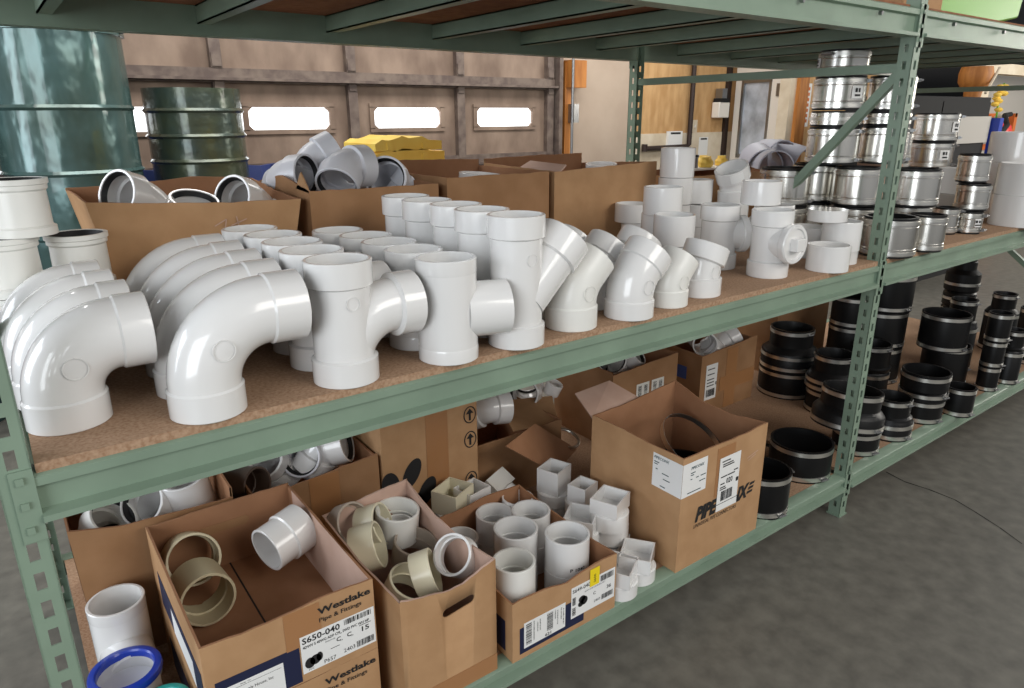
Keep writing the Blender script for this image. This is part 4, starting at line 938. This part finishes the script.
for (x, z, wd) in ((-.012, .314, .04), (-.008, .304, .05), (-.008, .297, .055), (-.012, .262, .03), (.020, .262, .035), (-.012, .238, .02), (-.012, .226, .026), (-.012, .219, .03), (.05, .270, .02)): quad(g, x, x+wd, z, z+.004, M3(0, 0))
text(g, '020', M3(.016, .236), .018, .03, bold=.02); barcode(g, -.005, .050, .180, .214, M3(0, 0), 12); quad(g, .064, .076, .228, .242, M3(0, 0)); quad(g, -.022, .078, .171, .173, M3(0, 0)); g.obj('printing', INK, s)
g = G()
for (x0, z0, x1, z1) in ((.105, .288, .16, .300), (.112, .278, .15, .290)): g.add([(x0, y-.0012, z0), (x1, y-.0012, z1), (x1, y-.0012, z1+.003), (x0, y-.0012, z0+.002)], [(0, 1, 2, 3)])
g.obj('scuff_mark', CARDP, PC)
flap(PC, (-.20, .19, .37), (.04, .19, .372), (-.02, .30, .425), (-.17, .31, .41), CARDP)
straight('black coupling deep inside the large lettered box', -.735, .19, SL+.006, .125, .10)
straight('second black coupling inside the large lettered box', -.735, .19, SL+.107, .125, .10)
t = thing('hose_clamp', 'thin steel clamp band arching upright inside the lettered box', 'clamp', (-.690, .185, .448), (34, 8, 0))
G().lathe([(.115, -.009), (.1165, -.009), (.1165, .009), (.115, .009)], 56).obj('band', BAND, t); g = G(); screw(g, .116, 0, 0, 1.0); g.obj('clamp_screw', GALV, t)
# boxes along the back of the bottom shelf
L_ = carton('cardboard_box', 'brown cardboard box of white fittings behind the white tee', .37, .44, .362, (-2.222, .822, SL), 0, dict(F=[.395, .372, .365, .36, .358], R=[.385, .40, .375]), taper=(.012, 0), m=CARDD)
M_ = carton('cardboard_box', 'taped cardboard box of white bends behind the printed carton', .375, .44, .335, (-1.797, .842, SL), 0, dict(F=[.318, .325, .335, .345]), m=CARDD)
g = G(); g.box(-.03, .06, -.2215, -.2207, 0, .33); g.obj('tape', TAPE, M_)
P_ = thing('cardboard_box', 'tall closed cardboard box with black oval marks and round arrow symbols', 'box', (-1.425, .83, SL))
G().box(-.175, .175, -.21, .21, 0, .69).obj('carton_walls', CARD, P_, bevel=.003)
g = G(); g.box(-.02, .06, -.2112, -.2104, 0, .69); g.obj('tape', TAPE, P_)
g = G()
for (cx, cz, rx, rz, tl) in ((-.075, .243, .028, .052, -28), (-.024, .165, .028, .05, -28), (-.150, .225, .030, .045, 10), (-.10, .12, .07, .06, 0)):
    ca, sa = math.cos(math.radians(tl)), math.sin(math.radians(tl)); g.add([(cx+rx*math.cos(2*PI*i/28)*ca-rz*math.sin(2*PI*i/28)*sa, -.2114, cz+rx*math.cos(2*PI*i/28)*sa+rz*math.sin(2*PI*i/28)*ca) for i in range(28)], [tuple(range(28))])
g.obj('oval_marks', INK, P_)
for cz in (.385, .297, .15):
    g = G(); M = FRONT(.145, -.2115, cz); N = 28
    vs = [(.024*math.cos(2*PI*i/N), .030*math.sin(2*PI*i/N), 0) for i in range(N)]+[(.020*math.cos(2*PI*i/N), .026*math.sin(2*PI*i/N), 0) for i in range(N)]
    g.add(vs, [(i, (i+1) % N, N+(i+1) % N, N+i) for i in range(N)], M); quad(g, -.004, .004, -.02, .006, M); g.add([(-.015, .004, 0), (.015, .004, 0), (0, .022, 0)], [(0, 1, 2)], M)
    g.obj('handling_symbol', INK, P_)
gl_ = 'white fittings in the box behind the white tee'
gbend('white bend at the left end of the box behind the white tee', (-2.30, .74, .50), (.5, -.5, .7), 90, PVCW, grp=gl_)
gbend('white bend with black gasket in the middle of that left box', (-2.235, .74, .515), (-.6, -.55, .55), 20, grp=gl_)
coupling('pipe_coupling', 'upright white coupling at the right end of the left back box', PVC, .060, .11, (-2.11, .75, .455), (8, -10, 0))
coupling('pipe_coupling', 'white coupling under the upright one in the left back box', PVC, .060, .25, (-2.11, .78, SL+.006))
gm = 'fittings in the taped box'
ring('pipe_coupling', 'dark brown coupling end at the left of the taped box', (-1.945, .70, .490), (.45, -.85, .2), mat('brown pipe', (92, 76, 66), .4), .05, .12, gm)
gbend('white bend with black gasket at the left of the taped box', (-1.90, .80, .515), (-.5, -.6, .6), 10, grp=gm)
gbend('grey white bend lying in the middle of the taped box', (-1.80, .76, .505), (-.6, -.7, .3), 30, GREYP, grp=gm)
gbend('white bend with black gasket at the right of the taped box', (-1.655, .74, .520), (.75, -.55, .25), 160, grp=gm)
Eb = carton('cardboard_box', 'dark brown cardboard box under the loose tilted flap', .38, .42, .235, (-1.035, .875, SL), 0, m=CARDD)
flap(Eb, (.028, -.255, .278), (.23, -.255, .117), (.041, -.355, .122), (-.172, -.355, .290), CARDI)
flap(Eb, (-.02, -.19, .235), (.19, -.19, .215), (.30, -.02, .235), (.06, .02, .26), CARD)
gbend('white ribbed bend resting on the dark brown box by the marked box', (-1.02, .77, .465), (.96, -.2, -.1), 120)
gbend('white bend under the green beam right of the ribbed one', (-.86, .88, .44), (-.75, -.5, .3), 180)
coupling('pipe_coupling', 'small white coupling at the right of the dark brown box', PVC, .035, .05, (-.705, .90, .40), (20, 15, 0))
ring('hose_clamp_ring', 'thin steel ring lying in front of the dark brown box', (-.83, .66, .33), (.1, -.3, .9), BAND, .06, .012, None, 'clamp')
R1 = carton('cardboard_box', 'cardboard box with two pale stickers behind the lettered box', .385, .36, .335, (-.352, .885, SL), 0, dict(F=[.325, .335, .345], R=[.345, .33]), m=CARDD)
for x in (-.055, .035):
    s = sticker(R1, x, x+.075, .185, .255, -.18, PVCW); g = G(); barcode(g, x+.01, x+.03, .195, .245, FRONT(0, -.1816, 0), int(x*1000) % 50, True); barcode(g, x+.045, x+.065, .195, .245, FRONT(0, -.1816, 0), 31, True); g.obj('printing', INK, s)
R2 = carton('cardboard_box', 'cardboard box with a shipping label beside the black couplings', .40, .36, .300, (.205, .885, SL), 0, dict(F=[.29, .30, .315], L=[.29, .31]), m=CARDD)
g = G(); g.box(-.02, .06, -.1812, -.1804, .0, .29); g.obj('tape', TAPE, R2); g = G(); g.box(-.06, .20, -.1820, -.1813, .09, .16); g.obj('tape', TAPE, R2)
s = sticker(R2, -.165, -.085, .07, .24, -.18, off=.0024); g = G()
barcode(g, -.155, -.095, .085, .12, FRONT(0, -.183, 0), 15)
for z in (.135, .15, .165, .19, .215): quad(g, -.155, -.105, z, z+.005, FRONT(0, -.183, 0))
quad(g, -.093, -.087, .135, .15, FRONT(0, -.183, 0)); g.obj('printing', INK, s)
g = G(); g.box(-.2012, -.2004, -.10, -.04, .16, .22); g.obj('blue_label', BLUEP, R2)
gbend('white bend lying in the box with two pale stickers', (-.42, .84, .50), (-.6, -.6, .4), 20)
gbend('second white bend at the right in the box with two pale stickers', (-.27, .84, .505), (.4, -.6, .6), 100)
t = tee('straight_tee', 'white tee lying on its side in the shipping label box', 'pipe tee', .25, 'straight', PVC, ro=.058, rb=.054); aim(t, (-.65, -.75, .1), 0, (.13, .79, .470))
gbend('white bend at the right in the shipping label box', (.37, .80, .47), (.8, -.3, .4), 100)
X_ = carton('cardboard_box', 'open cardboard box at the back behind the black couplings', .48, .36, .35, (.985, 1.0, SL), 0, dict(B=[.45, .44, .43], R=[.36, .42]), m=CARDD, mi=CARDP)
flap(X_, (-.10, .175, .44), (.14, .175, .435), (.12, .10, .50), (-.08, .10, .50), CARDP)
